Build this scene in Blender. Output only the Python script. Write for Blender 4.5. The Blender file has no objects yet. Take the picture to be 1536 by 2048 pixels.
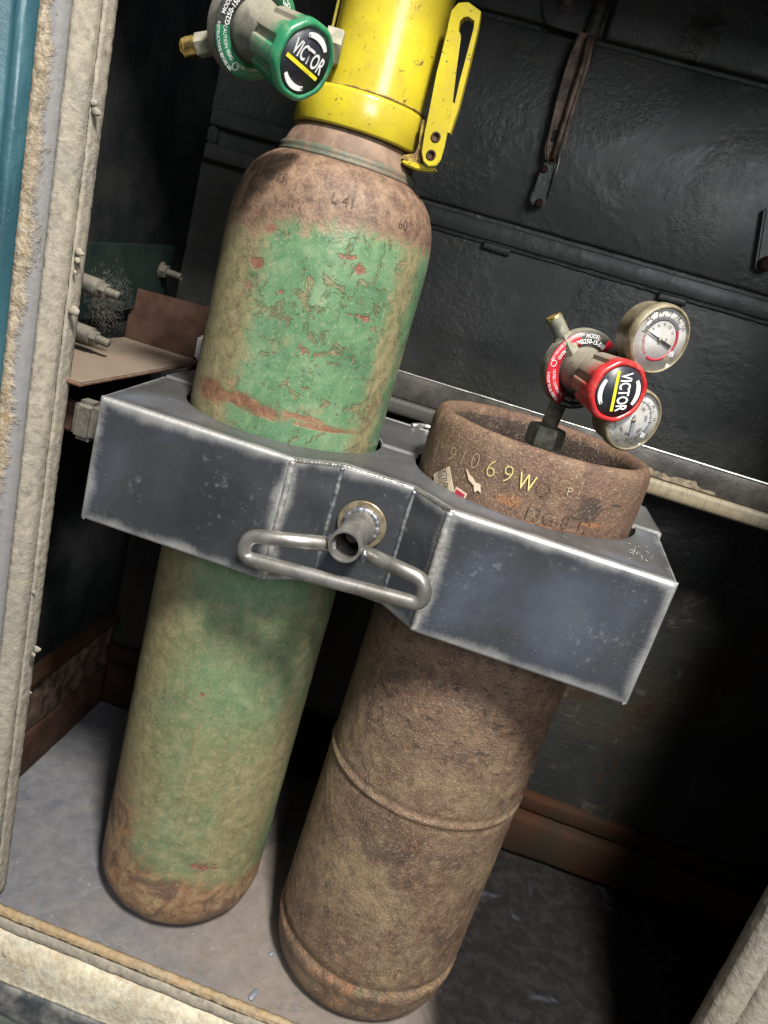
import bpy, bmesh, math, random
import numpy as np
from mathutils import Vector, Matrix, noise as mnoise
random.seed(4)
S = bpy.context.scene
COL = S.collection
rad = math.radians
# ------------------------------------------------------------------ camera
YAW, PITCH, ROLL, FPX, CAMZ = .1038, .2991, .287, 1528.7, .9316
cy_, sy_, cp_, sp_ = math.cos(YAW), math.sin(YAW), math.cos(PITCH), math.sin(PITCH)
FW = Vector((-sy_*cp_, cy_*cp_, -sp_)); R0 = Vector((cy_, sy_, 0)); U0 = R0.cross(FW)
RT = R0*math.cos(ROLL)+U0*math.sin(ROLL); UP = -R0*math.sin(ROLL)+U0*math.cos(ROLL)
CAM = Vector((0, 0, CAMZ))
cd = bpy.data.cameras.new('camera'); cam = bpy.data.objects.new('camera', cd); COL.objects.link(cam)
cam.matrix_world = Matrix(((RT.x, UP.x, -FW.x, CAM.x), (RT.y, UP.y, -FW.y, CAM.y), (RT.z, UP.z, -FW.z, CAM.z), (0, 0, 0, 1)))
cd.sensor_fit = 'VERTICAL'; cd.sensor_height = 36; cd.sensor_width = 27; cd.lens = FPX/2048*36
cd.clip_start = .01; cd.clip_end = 60
cd.dof.use_dof = True; cd.dof.focus_distance = .84; cd.dof.aperture_fstop = 8
S.camera = cam
# ------------------------------------------------------------------ world, lamps, exposure
W = bpy.data.worlds.new('World'); S.world = W; W.use_nodes = True
W.node_tree.nodes['Background'].inputs[0].default_value = (.86, .93, 1, 1)
W.node_tree.nodes['Background'].inputs[1].default_value = .2
def area(name, loc, target, sx, sy, power, col):
    l = bpy.data.lights.new(name, 'AREA'); l.shape = 'RECTANGLE'; l.size = sx; l.size_y = sy
    l.energy = power; l.color = col
    o = bpy.data.objects.new(name, l); COL.objects.link(o); o.location = loc
    o.rotation_euler = (Vector(target)-Vector(loc)).to_track_quat('-Z', 'Y').to_euler(); return o
area('shop_light_key', (.56, -.70, 3.02), (0, .9, .6), .30, .50, 190, (1, .965, .90))
area('bay_daylight', (.95, -1.5, 1.78), (0, .9, .6), .9, .7, 30, (.94, .97, 1))
S.view_settings.view_transform = 'Standard'; S.view_settings.look = 'None'
S.view_settings.exposure = .12; S.view_settings.gamma = 1
S.cycles.max_bounces = 6
# ------------------------------------------------------------------ helpers
def at(x, y, Y=None, Z=None, X=None):
    d = RT*((x-768)/FPX)+UP*((1024-y)/FPX)+FW
    t = Y/d.y if Y is not None else ((Z-CAMZ)/d.z if Z is not None else X/d.x)
    return CAM+d*t
def on_cyl(x, y, cx, cy, R):
    d = RT*((x-768)/FPX)+UP*((1024-y)/FPX)+FW
    a = d.x**2+d.y**2; b = -2*(d.x*cx+d.y*cy); c = cx*cx+cy*cy-R*R
    q = b*b-4*a*c
    t = (-b-math.sqrt(max(q, 0)))/(2*a); p = CAM+d*t
    return math.atan2(p.x-cx, -(p.y-cy)), p.z          # angle 0 faces the front, + to the right
ROOTS = {}
def thing(name, label, cat, loc=(0, 0, 0), group=None):
    o = bpy.data.objects.new(name, None); COL.objects.link(o); o.location = loc
    o.empty_display_size = .05; o['label'] = label; o['category'] = cat
    if group: o['group'] = group
    return o
def wloc(o):
    v = Vector((0, 0, 0))
    while o: v += o.location; o = o.parent
    return v
def link(name, me, m, parent=None, label=None, smooth=True):
    off = wloc(parent) if parent else Vector((0, 0, 0))
    if off.length: me.transform(Matrix.Translation(-off))
    if m is not None:
        for mm in (m if isinstance(m, (list, tuple)) else [m]): me.materials.append(mm)
    if smooth:
        for p in me.polygons: p.use_smooth = True
    o = bpy.data.objects.new(name, me); COL.objects.link(o)
    if parent: o.parent = parent
    if label: o['label'] = label
    return o
def struct(o): o['kind'] = 'structure'; return o
def pyd(v, f):
    me = bpy.data.meshes.new('m'); me.from_pydata([tuple(a) for a in v], [], f); me.update(); return me
def frombm(bm):
    bmesh.ops.recalc_face_normals(bm, faces=bm.faces)
    me = bpy.data.meshes.new('m'); bm.to_mesh(me); bm.free(); return me
def frame(w, up=Vector((0, 0, 1))):
    w = w.normalized(); ex = up.cross(w)
    if ex.length < 1e-4: ex = Vector((1, 0, 0))
    ex.normalize(); return ex, w.cross(ex), w
def lathe(prof, org, w, n=48, rfn=None, up=Vector((0, 0, 1))):
    """prof: list of (r, h) along axis w from org"""
    ex, ey, w = frame(w, up); org = Vector(org); v = []; f = []
    for (r, h) in prof:
        for k in range(n):
            a = 2*math.pi*k/n; rr = r*(rfn(a, h) if rfn else 1)
            v.append(org+w*h+ex*(rr*math.cos(a))+ey*(rr*math.sin(a)))
    m = len(prof)
    for i in range(m-1):
        for k in range(n):
            k2 = (k+1) % n; f.append((i*n+k, i*n+k2, (i+1)*n+k2, (i+1)*n+k))
    if prof[0][0] > 1e-6: f.append(tuple(reversed(range(n))))
    if prof[-1][0] > 1e-6: f.append(tuple((m-1)*n+k for k in range(n)))
    me = pyd(v, f); bm = bmesh.new(); bm.from_mesh(me)
    bmesh.ops.remove_doubles(bm, verts=bm.verts, dist=1e-6); return frombm(bm)
def smooth_by(me, ang=35):
    me.update()
    bm = bmesh.new(); bm.from_mesh(me)
    for e in bm.edges:
        if len(e.link_faces) == 2 and e.calc_face_angle(0) > rad(ang): e.smooth = False
    bm.to_mesh(me); bm.free(); return me
def prism(poly, depth, org=(0, 0, 0), ex=(1, 0, 0), ey=(0, 0, 1), w=(0, -1, 0), bev=0.0, seg=2):
    """polygon (2-D) extruded by depth along w, org at its front"""
    org, ex, ey, w = Vector(org), Vector(ex), Vector(ey), Vector(w)
    bm = bmesh.new()
    a = [bm.verts.new(org+ex*x+ey*y) for x, y in poly]; b = [bm.verts.new(org+ex*x+ey*y-w*depth) for x, y in poly]
    n = len(poly); bm.faces.new(a); bm.faces.new(b[::-1])
    for i in range(n): bm.faces.new((a[i], b[i], b[(i+1) % n], a[(i+1) % n]))
    if bev: bmesh.ops.bevel(bm, geom=list(bm.edges), offset=bev, segments=seg, affect='EDGES', clamp_overlap=True)
    return smooth_by(frombm(bm), 28)
def box(x0, x1, y0, y1, z0, z1, bev=.001, seg=2):
    return prism([(x0, z0), (x1, z0), (x1, z1), (x0, z1)], y1-y0, org=(0, y0, 0), bev=bev, seg=seg)
def tube(pts, r, n=12, closed=False, wob=0, rads=None):
    pts = [Vector(p) for p in pts]; v = []; f = []; m = len(pts); prev = None
    for i, p in enumerate(pts):
        t = (pts[(i+1) % m if closed else min(i+1, m-1)]-pts[(i-1) % m if closed else max(i-1, 0)]).normalized()
        if prev is None:
            nx = t.orthogonal().normalized()
        else: nx = (prev-t*prev.dot(t)).normalized()
        prev = nx; ny = t.cross(nx); rr = rads[i] if rads else r
        for k in range(n):
            a = 2*math.pi*k/n; q = rr*(1+wob*random.uniform(-1, 1))
            v.append(p+nx*(q*math.cos(a))+ny*(q*math.sin(a)))
    for i in range(m if closed else m-1):
        for k in range(n):
            k2 = (k+1) % n; j = (i+1) % m; f.append((i*n+k, i*n+k2, j*n+k2, j*n+k))
    if not closed: f.append(tuple(reversed(range(n)))); f.append(tuple((m-1)*n+k for k in range(n)))
    me = pyd(v, f); bm = bmesh.new(); bm.from_mesh(me); return frombm(bm)
def round_path(pts, r, n=6, closed=False):
    pts = [Vector(p) for p in pts]; out = []; m = len(pts)
    for i, p in enumerate(pts):
        if not closed and i in (0, m-1): out.append(p); continue
        a = pts[i-1]; b = pts[(i+1) % m]; da = (a-p); db = (b-p)
        rr = min(r, da.length*.48, db.length*.48); pa = p+da.normalized()*rr; pb = p+db.normalized()*rr
        for k in range(n+1):
            t = k/n; out.append(pa*(1-t)**2+p*(2*t*(1-t))+pb*t*t)
    return out
def join(mes):
    bm = bmesh.new()
    for me in mes: bm.from_mesh(me)
    me = bpy.data.meshes.new('m'); bm.to_mesh(me); bm.free(); return me
def text_raw(s, size, bold=0., cond=1., shear=0., extrude=.0, space=1.):
    c = bpy.data.curves.new('t', 'FONT'); c.body = s; c.size = size; c.align_x = 'CENTER'; c.align_y = 'CENTER'
    c.offset = bold*size; c.extrude = extrude; c.resolution_u = 3; c.shear = shear; c.space_character = space
    o = bpy.data.objects.new('t', c); me = bpy.data.meshes.new_from_object(o); bpy.data.objects.remove(o)
    for v in me.vertices: v.co.x *= cond
    return me
def remap(me, fn, cut=0.):
    if cut:
        bm = bmesh.new(); bm.from_mesh(me)
        for _ in range(3):
            es = [e for e in bm.edges if e.calc_length() > cut]
            if not es: break
            bmesh.ops.subdivide_edges(bm, edges=es, cuts=1)
        bmesh.ops.triangulate(bm, faces=bm.faces)
        bm.to_mesh(me); bm.free()
    for v in me.vertices: v.co = fn(v.co.x, v.co.y, v.co.z)
    me.update(); return me
def arc_text(s, size, R, ca, org, ex, ey, w, lift, inward=False, **k):
    me = text_raw(s, size, **k)
    def fn(x, y, z):
        a = ca+x/R if inward else ca-x/R; r = R-y if inward else R+y
        return org+ex*(r*math.cos(a))+ey*(r*math.sin(a))+w*lift
    return remap(me, fn)
def flat_text(s, size, rot, off, org, ex, ey, w, lift, **k):
    me = text_raw(s, size, **k); c, sn = math.cos(rot), math.sin(rot)
    def fn(x, y, z):
        x += off[0]; y += off[1]; X = x*c-y*sn; Yy = x*sn+y*c
        return org+ex*X+ey*Yy+w*lift
    return remap(me, fn)
def sector(r0, r1, a0, a1, org, ex, ey, w, lift, n=48, th=.0004):
    v = []; f = []
    for k in range(n+1):
        a = a0+(a1-a0)*k/n; d = ex*math.cos(a)+ey*math.sin(a)
        v += [org+d*r0+w*lift, org+d*r1+w*lift, org+d*r1+w*(lift-th), org+d*r0+w*(lift-th)]
    for k in range(n):
        b = 4*k
        for j in range(4): f.append((b+j, b+(j+1) % 4, b+4+(j+1) % 4, b+4+j))
    me = pyd(v, f); bm = bmesh.new(); bm.from_mesh(me); return frombm(bm)
def fb(p, sc, det=4, h=.5):      # fractal noise
    p = Vector(p)*sc; a = 1; s = 0; t = 0
    for _ in range(det): s += a*mnoise.noise(p); t += a; a *= h; p = p*2.03+Vector((3.1, 7.7, 1.3))
    return s/t
# ------------------------------------------------------------------ node helper
class NT:
    def __init__(s, name):
        s.m = bpy.data.materials.new(name); s.m.use_nodes = True; s.t = s.m.node_tree
        s.b = s.t.nodes['Principled BSDF']; s._tc = None
    def node(s, ty, **kw):
        n = s.t.nodes.new(ty)
        for k, v in kw.items(): setattr(n, k, v)
        return n
    def set(s, sock, v):
        if hasattr(v, 'links') or isinstance(v, bpy.types.NodeSocket): s.t.links.new(v, sock)
        elif v is not None:
            if sock.type == 'RGBA' and len(v) == 3: v = (*v, 1)
            sock.default_value = v
    def obj(s):
        if not s._tc: s._tc = s.node('ShaderNodeTexCoord')
        return s._tc.outputs['Object']
    def uv(s): s.obj(); return s._tc.outputs['UV']
    def map(s, v, scale=(1, 1, 1), loc=(0, 0, 0), rot=(0, 0, 0)):
        n = s.node('ShaderNodeMapping'); s.set(n.inputs[0], v); n.inputs[3].default_value = scale
        n.inputs[1].default_value = loc; n.inputs[2].default_value = rot; return n.outputs[0]
    def noise(s, scale, det=5, rough=.55, dist=0, vec=None, col=False):
        n = s.node('ShaderNodeTexNoise'); s.set(n.inputs['Vector'], vec if vec is not None else s.obj())
        n.inputs['Scale'].default_value = scale; n.inputs['Detail'].default_value = det
        n.inputs['Roughness'].default_value = rough; n.inputs['Distortion'].default_value = dist
        return n.outputs[1 if col else 0]
    def vor(s, scale, vec=None, feat='F1', rnd=1):
        n = s.node('ShaderNodeTexVoronoi', feature=feat); s.set(n.inputs['Vector'], vec if vec is not None else s.obj())
        n.inputs['Scale'].default_value = scale; n.inputs['Randomness'].default_value = rnd; return n.outputs[0]
    def ramp(s, f, a, b, lo=0., hi=1.):
        n = s.node('ShaderNodeMapRange'); n.interpolation_type = 'SMOOTHSTEP'; s.set(n.inputs[0], f)
        n.inputs[1].default_value = a; n.inputs[2].default_value = b; n.inputs[3].default_value = lo; n.inputs[4].default_value = hi
        return n.outputs[0]
    def cr(s, f, stops):
        n = s.node('ShaderNodeValToRGB'); s.set(n.inputs[0], f); e = n.color_ramp.elements
        while len(e) < len(stops): e.new(.5)
        for i, (p, c) in enumerate(stops): e[i].position = p; e[i].color = (*c, 1)
        return n.outputs[0]
    def mix(s, f, a, b, mode='MIX'):
        n = s.node('ShaderNodeMix', data_type='RGBA', blend_type=mode)
        s.set(n.inputs[0], f); s.set(n.inputs[6], a); s.set(n.inputs[7], b); return n.outputs[2]
    def ma(s, op, a, b=None, c=None, clamp=False):
        n = s.node('ShaderNodeMath', operation=op); n.use_clamp = clamp
        s.set(n.inputs[0], a); s.set(n.inputs[1], b)
        if c is not None: s.set(n.inputs[2], c)
        return n.outputs[0]
    def attr(s, name, out=2):
        n = s.node('ShaderNodeAttribute', attribute_name=name); return n.outputs[out]
    def attrsep(s, name):
        n = s.node('ShaderNodeAttribute', attribute_name=name); q = s.node('ShaderNodeSeparateColor'); s.t.links.new(n.outputs[0], q.inputs[0]); return q.outputs
    def sep(s, v):
        n = s.node('ShaderNodeSeparateXYZ'); s.set(n.inputs[0], v); return n.outputs
    def nz(s):
        return s.sep(s.node('ShaderNodeNewGeometry').outputs['Normal'])[2]
    def bump(s, h, dist, strength=1., prev=None):
        n = s.node('ShaderNodeBump'); s.set(n.inputs['Height'], h); n.inputs['Distance'].default_value = dist
        n.inputs['Strength'].default_value = strength
        if prev is not None: s.t.links.new(prev, n.inputs['Normal'])
        return n.outputs[0]
    def done(s, col=None, rough=None, metal=None, normal=None, **kw):
        b = s.b.inputs
        if col is not None: s.set(b['Base Color'], col)
        if rough is not None: s.set(b['Roughness'], rough)
        if metal is not None: s.set(b['Metallic'], metal)
        if normal is not None: s.t.links.new(normal, b['Normal'])
        for k, v in kw.items(): s.set(b[k.replace('_', ' ')], v)
        return s.m
def simple(name, c1, c2, sc=30, rough=.6, metal=0, bumpd=.0004, dust=0, dustc=(.30, .26, .19), spec=.5, bsc=None, nlo=.35, nhi=.65):
    t = NT(name); n = t.noise(sc, 6, .6); col = t.mix(t.ramp(n, nlo, nhi), c1, c2); n2 = t.noise((bsc or sc*6), 4, .6)
    r = t.ma('ADD', t.ma('MULTIPLY', n, .3), rough-.15)
    if dust:
        d = t.ma('MULTIPLY', t.ramp(t.ma('ADD', t.nz(), t.ma('MULTIPLY', t.ma('SUBTRACT', t.noise(sc*1.7, 5), .5), 1.6)), -.1, .8), dust)
        col = t.mix(d, col, dustc); r = t.ma('ADD', r, t.ma('MULTIPLY', d, .5), clamp=True)
        if metal: metal = t.ma('SUBTRACT', metal, t.ma('MULTIPLY', d, metal))
    return t.done(col, r, metal, t.bump(n2, bumpd), Specular_IOR_Level=spec)
def plain(name, c, rough=.5, metal=0, **k):
    t = NT(name); n = t.noise(90, 4); col = t.mix(t.ramp(n, .3, .8, 0, .25), c, tuple(x*.6+.05 for x in c))
    return t.done(col, rough, metal, **k)
# ------------------------------------------------------------------ materials
M = {}
def mat_green():
    t = NT('green_cylinder_paint'); r, g, b = t.attrsep('wear')[:3]
    p = t.obj()
    n1 = t.noise(22, 8, .65, .6); n2 = t.noise(75, 7, .65, .4); n3 = t.noise(320, 4, .6)
    scr = t.noise(40, 5, .6, 0, t.map(p, (6, 6, .6), rot=(0, .5, .3)))
    green = t.cr(n1, [(.3, (.062, .128, .066)), (.5, (.100, .192, .100)), (.72, (.20, .275, .165))])
    olive = t.cr(n2, [(.25, (.11, .092, .045)), (.5, (.20, .168, .085)), (.75, (.31, .26, .14))])
    rust = t.cr(n2, [(.2, (.055, .028, .017)), (.42, (.14, .068, .036)), (.6, (.23, .125, .068)), (.8, (.38, .25, .11))])
    rust = t.mix(t.ma('MULTIPLY', t.ramp(n1, .52, .64), t.ramp(t.sep(t.obj())[2], .16, .3, .45, .06)), rust, t.mix(n3, (.20, .065, .025), (.36, .20, .07)))
    rust = t.mix(t.ramp(t.sep(t.obj())[2], .80, .92, 0, .75), rust, t.mix(t.ramp(t.ma('ADD', t.ma('MULTIPLY', n2, .7), t.ma('MULTIPLY', n3, .3)), .36, .62), (.072, .044, .033), (.20, .135, .092)))
    lowz = t.ramp(t.sep(t.obj())[2], .15, .3, 1, 0); rust = t.mix(t.ma('MULTIPLY', lowz, t.ramp(t.noise(30, 9, .75, .5), .42, .62, .1, .75)), rust, t.mix(n3, (.20, .135, .075), (.40, .31, .17)))
    rust = t.mix(t.ma('MULTIPLY', lowz, t.ramp(t.noise(17, 8, .7, .8), .54, .60, 0, .7)), rust, (.085, .050, .040))
    red = t.cr(n3, [(.3, (.11, .045, .03)), (.7, (.27, .13, .085))])
    jit = t.ma('ADD', t.ma('MULTIPLY', t.ma('SUBTRACT', n1, .5), .75), t.ma('MULTIPLY', t.ma('SUBTRACT', n2, .5), .85))
    zz = t.sep(p)[2]; hi = t.ramp(zz, .5, .68); big = t.noise(7, 4, .5, .8, t.map(p, (1, 1, .55), rot=(0, .5, 0)))
    soft = t.ma('ADD', t.ma('MULTIPLY', t.ma('SUBTRACT', big, .5), 2.2), t.ma('MULTIPLY', t.ma('SUBTRACT', n3, .5), .7))
    og = t.mix(hi, t.ramp(t.ma('ADD', g, t.ma('ADD', t.ma('MULTIPLY', jit, .3), soft)), -.12, .85), t.ramp(t.ma('ADD', g, jit), .28, .72))
    rr = t.ramp(t.ma('ADD', r, jit), .36, .68)
    bb = t.ramp(t.ma('ADD', t.ma('MULTIPLY', b, 1.1), t.ma('ADD', t.ma('MULTIPLY', t.ma('SUBTRACT', n2, .5), 2.2), t.ma('MULTIPLY', t.ma('SUBTRACT', n3, .5), .9))), .48, .72)
    col = t.mix(t.ma('MULTIPLY', og, .92), green, olive)
    # thin chips and scratches through the paint
    chip = t.ma('MULTIPLY', t.ramp(t.noise(46, 9, .75, 1.2), .545, .60), t.ma('ADD', .22, t.ma('MULTIPLY', hi, .5)))
    col = t.mix(chip, col, t.mix(.5, rust, olive))
    dust = t.ramp(n3, .54, .70, 0, .45); col = t.mix(dust, col, (.36, .32, .19))
    col = t.mix(rr, col, rust); col = t.mix(bb, col, red)
    col = t.mix(t.ma('MULTIPLY', t.ramp(scr, .64, .70), .35), col, (.38, .36, .22))
    h = t.ma('ADD', t.ma('MULTIPLY', n3, t.ma('ADD', .25, t.ma('MULTIPLY', rr, .75))), t.ma('MULTIPLY', t.ma('SUBTRACT', 1, t.ma('MAXIMUM', chip, t.ma('MAXIMUM', rr, bb))), .7))
    rough = t.ma('ADD', .27, t.ma('MULTIPLY', t.ma('MAXIMUM', rr, og), .34))
    return t.done(col, rough, 0, t.bump(h, .0010, 1), Specular_IOR_Level=.45)
def mat_brown():
    t = NT('brown_cylinder_rust'); r, g, b = t.attrsep('wear')[:3]; p = t.obj()
    n1 = t.noise(9, 9, .68, .8); n2 = t.noise(60, 12, .78, .25); n3 = t.noise(420, 5, .65)
    st = t.noise(60, 6, .65, .3, t.map(p, (1, 1, 2.4)))
    base = t.cr(n2, [(.32, (.026, .018, .014)), (.43, (.085, .054, .038)), (.54, (.19, .125, .083)), (.67, (.37, .27, .175))])
    var = t.cr(n1, [(.30, (.055, .032, .024)), (.43, (.14, .075, .047)), (.55, (.20, .135, .083)), (.68, (.34, .25, .13))])
    col = t.mix(.55, base, var)
    sc2 = t.noise(32, 6, .7, .4, t.map(p, (1, 1, 5), rot=(.25, .2, 0))); col = t.mix(t.ramp(sc2, .60, .66, 0, .5), col, (.36, .28, .18))
    dk2 = t.noise(20, 10, .75, .6, t.map(p, (1, 1, .7))); col = t.mix(t.ma('MULTIPLY', t.ramp(dk2, .52, .60), .6), col, (.05, .035, .030))
    fl = t.noise(34, 9, .72, .9); col = t.mix(t.ramp(fl, .585, .60, 0, .55), col, t.mix(n3, (.13, .06, .038), (.22, .115, .075)))
    zz = t.sep(p)[2]; up = t.ramp(t.ma('ADD', zz, t.ma('MULTIPLY', t.ma('SUBTRACT', n1, .5), .35)), .36, .58); col = t.mix(t.ma('MULTIPLY', up, .5), col, t.mix(n2, (.06, .030, .022), (.22, .125, .085)))
    dark = t.ramp(t.ma('ADD', g, t.ma('ADD', t.ma('MULTIPLY', t.ma('SUBTRACT', st, .5), 1.7), t.ma('MULTIPLY', t.ma('SUBTRACT', n3, .5), .5))), .45, .6)
    col = t.mix(t.ma('MULTIPLY', dark, .75), col, (.030, .024, .023))
    orange = t.ramp(t.ma('ADD', r, t.ma('MULTIPLY', t.ma('SUBTRACT', n2, .5), 1.7)), .42, .62)
    col = t.mix(t.ma('MULTIPLY', orange, .75), col, t.cr(n3, [(.3, (.20, .075, .03)), (.7, (.36, .17, .07))]))
    ol = t.ramp(t.ma('ADD', b, t.ma('MULTIPLY', t.ma('SUBTRACT', n1, .5), 1.2)), .35, .75)
    col = t.mix(t.ma('MULTIPLY', ol, .5), col, (.23, .21, .115))
    col = t.mix(t.ramp(n3, .55, .68, 0, .6), col, (.42, .33, .2)); col = t.mix(t.ramp(n3, .32, .44, .6, 0), col, (.04, .026, .02))
    col = t.mix(t.ramp(t.vor(240), .0, .22, .55, 0), col, (.05, .03, .022))
    h = t.ma('ADD', t.ma('MULTIPLY', n3, 1.2), t.ma('ADD', n2, t.ma('MULTIPLY', t.ramp(fl, .585, .60), .5)))
    return t.done(col, t.ma('ADD', .42, t.ma('MULTIPLY', n1, .25)), 0, t.bump(h, .0015, 1), Specular_IOR_Level=.4)
def mat_steel(name, tint=(.088, .093, .102), blue=1.):
    t = NT(name); u = t.uv(); e = t.attrsep('edge'); ez, ex = e[0], e[1]
    sz = t.noise(1, 4, .6, 0, t.map(u, (700, 45, 1))); sx = t.noise(1, 4, .6, 0, t.map(u, (45, 700, 1)))
    big = t.noise(7, 3, .45, .4); mid = t.noise(120, 6, .65); wide = t.noise(26, 3, .5)
    def edge(d, s):
        q = t.ma('ADD', d, t.ma('MULTIPLY', t.ma('SUBTRACT', s, .5), .34)); q = t.ma('ADD', q, t.ma('MULTIPLY', t.ma('SUBTRACT', wide, .5), .6))
        return t.ramp(q, -.04, .42, .92, 0)
    mz, mx = edge(ez, sz), edge(ex, sx); m = t.ma('MAXIMUM', mz, mx)
    halo = t.ramp(t.ma('MINIMUM', ez, ex), .2, 1.1, 1, 0)
    strk = t.noise(1, 6, .7, 0, t.map(u, (160, 900, 1), rot=(0, 0, .6)))
    big = t.ma('ADD', t.ma('MULTIPLY', big, .75), t.ma('MULTIPLY', t.noise(1, 4, .6, .3, t.map(u, (14, 5, 1), rot=(0, 0, .35))), .25))
    sc = t.cr(big, [(.30, tuple(x*.45 for x in tint)), (.5, tuple(x*.85 for x in tint)), (.64, (tint[0]*1.25, tint[1]*1.35, tint[2]*1.6)), (.75, tuple(x*1.6 for x in tint))])
    sc = t.mix(t.ma('MULTIPLY', t.ramp(mid, .55, .66), t.ramp(wide, .5, .62, 0, .55)), sc, (.24, .245, .25))
    sc = t.mix(t.ma('MULTIPLY', halo, .5), sc, (.06, .068, .085))
    scratch = t.ma('MULTIPLY', t.ramp(strk, .58, .68), t.ramp(t.noise(14, 3), .46, .6))
    gr = t.mix(t.ramp(sz, .3, .7), (.36, .355, .345), (.60, .59, .575))
    gr = t.mix(t.ramp(mid, .52, .7, 0, .5), gr, (.32, .28, .20))
    col = t.mix(m, sc, gr); col = t.mix(t.ma('MULTIPLY', scratch, .5), col, (.5, .5, .5))
    speck = t.ramp(t.vor(130), .0, .075, 1, 0); speck = t.ma('MULTIPLY', speck, t.ramp(t.noise(35, 3), .56, .66, 0, .8))
    col = t.mix(speck, col, (.75, .75, .72))
    rough = t.ma('ADD', t.ma('MULTIPLY', mid, .28), t.ma('ADD', .24, t.ma('MULTIPLY', m, .12)))
    h = t.ma('ADD', t.ma('MULTIPLY', t.ma('ADD', sz, sx), t.ma('ADD', .12, m)), t.ma('MULTIPLY', mid, .5))
    return t.done(col, rough, t.ma('ADD', .55, t.ma('MULTIPLY', m, .05)), t.bump(h, .00025, 1))
M['green'] = mat_green(); M['brown'] = mat_brown(); M['steel'] = mat_steel('mill_scale_steel')
def mat_ground():
    t = NT('ground_steel'); n = t.noise(60, 6, .65); s = t.noise(1, 4, .6, 0, t.map(t.obj(), (500, 60, 60)))
    col = t.mix(t.ramp(n, .35, .7), (.50, .49, .47), (.25, .24, .225)); col = t.mix(t.ramp(n, .6, .75, 0, .5), col, (.25, .17, .09))
    return t.done(col, t.ma('ADD', .22, t.ma('MULTIPLY', s, .3)), .92, t.bump(t.ma('ADD', s, n), .0002))
M['ground'] = mat_ground()
M['edgeg'] = simple('ground_corner_steel', (.56, .55, .53), (.28, .27, .25), 90, .4, .6, .0002)
M['deck'] = mat_steel('deck_steel', (.175, .173, .172))
M['rod'] = simple('handle_steel', (.36, .345, .325), (.20, .185, .165), 45, .36, .75, .00015)
M['weld'] = simple('weld_bead', (.40, .40, .41), (.15, .16, .18), 90, .42, .8, .0004)
M['washer'] = simple('washer_zinc', (.42, .36, .24), (.23, .18, .12), 80, .42, .75, .0002)
M['heat'] = simple('heat_tinted_steel', (.28, .19, .10), (.12, .15, .24), 60, .35, .85, .0002)
def mat_yellow():
    t = NT('yellow_enamel'); n = t.noise(18, 5); n2 = t.noise(70, 9, .72, .8); sp = t.noise(150, 6, .7, 1)
    col = t.mix(t.ramp(n, .35, .65), (.47, .385, .02), (.38, .30, .022))
    ch = t.ma('MAXIMUM', t.ramp(sp, .64, .68), t.ramp(n2, .655, .68))
    col = t.mix(t.ramp(n2, .55, .64, 0, .35), col, (.34, .25, .05)); col = t.mix(t.ma('MULTIPLY', ch, .85), col, (.12, .075, .03))
    h = t.ma('SUBTRACT', t.ma('MULTIPLY', t.noise(120, 3), .5), ch)
    return t.done(col, t.ma('ADD', .17, t.ma('MULTIPLY', n2, .25)), 0, t.bump(h, .0005), Coat_Weight=.4, Coat_Roughness=.12)
M['yellow'] = mat_yellow()
M['yrust'] = simple('chipped_yellow_edge', (.40, .30, .03), (.11, .055, .025), 110, .6, 0, .0006)
def mat_wall():
    t = NT('black_interior_paint'); n = t.noise(5, 6, .6, .3); n2 = t.noise(38, 7, .65); n3 = t.noise(330, 3, .5, .4); n4 = t.noise(120, 4, .55, .5)
    z = t.sep(t.node('ShaderNodeNewGeometry').outputs['Position'])[2]
    col = t.cr(n, [(.3, (.025, .027, .026)), (.5, (.048, .050, .047)), (.7, (.080, .079, .072))])
    col = t.mix(t.ramp(n2, .52, .72, 0, .5), col, (.058, .057, .050))
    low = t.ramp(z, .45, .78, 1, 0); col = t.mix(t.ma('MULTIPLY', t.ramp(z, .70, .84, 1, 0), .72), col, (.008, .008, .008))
    rs = t.ramp(t.noise(7, 7, .65, .4), .50, .60); col = t.mix(t.ma('MULTIPLY', rs, t.ma('MULTIPLY', low, .85)), col, t.mix(n2, (.040, .016, .009), (.022, .013, .009)))
    gs = t.ramp(t.noise(6, 5, .6, .2, t.map(t.obj(), (1, 1, 1), (4, 2, 9))), .5, .62); col = t.mix(t.ma('MULTIPLY', gs, t.ma('MULTIPLY', low, .6)), col, (.028, .027, .018))
    pt = t.ramp(n2, .66, .70, 0, .3); col = t.mix(pt, col, (.10, .055, .03))
    reg = t.ramp(t.noise(6, 4, .6, .4), .44, .60); h = t.ma('ADD', t.ma('MULTIPLY', n4, t.ma('ADD', .12, reg)), t.ma('MULTIPLY', n3, t.ma('ADD', .12, t.ma('MULTIPLY', reg, .4))))
    sm = t.ramp(t.noise(16, 8, .72, 1.2), .57, .66, 0, .55); col = t.mix(sm, col, (.085, .073, .060)); dk = t.ramp(t.noise(1, 6, .7, .5, t.map(t.obj(), (14, 14, 70), rot=(0, .15, 0))), .62, .68, 0, .7); col = t.mix(dk, col, (.010, .010, .010))
    return t.done(col, t.ma('ADD', .30, t.ma('MULTIPLY', n2, .28)), 0, t.bump(h, .0013, 1), Specular_IOR_Level=.5)
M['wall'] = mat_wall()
M['lwall'] = simple('black_side_wall', (.006, .007, .008), (.016, .017, .017), 12, .75, 0, .0008, spec=.2)
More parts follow.
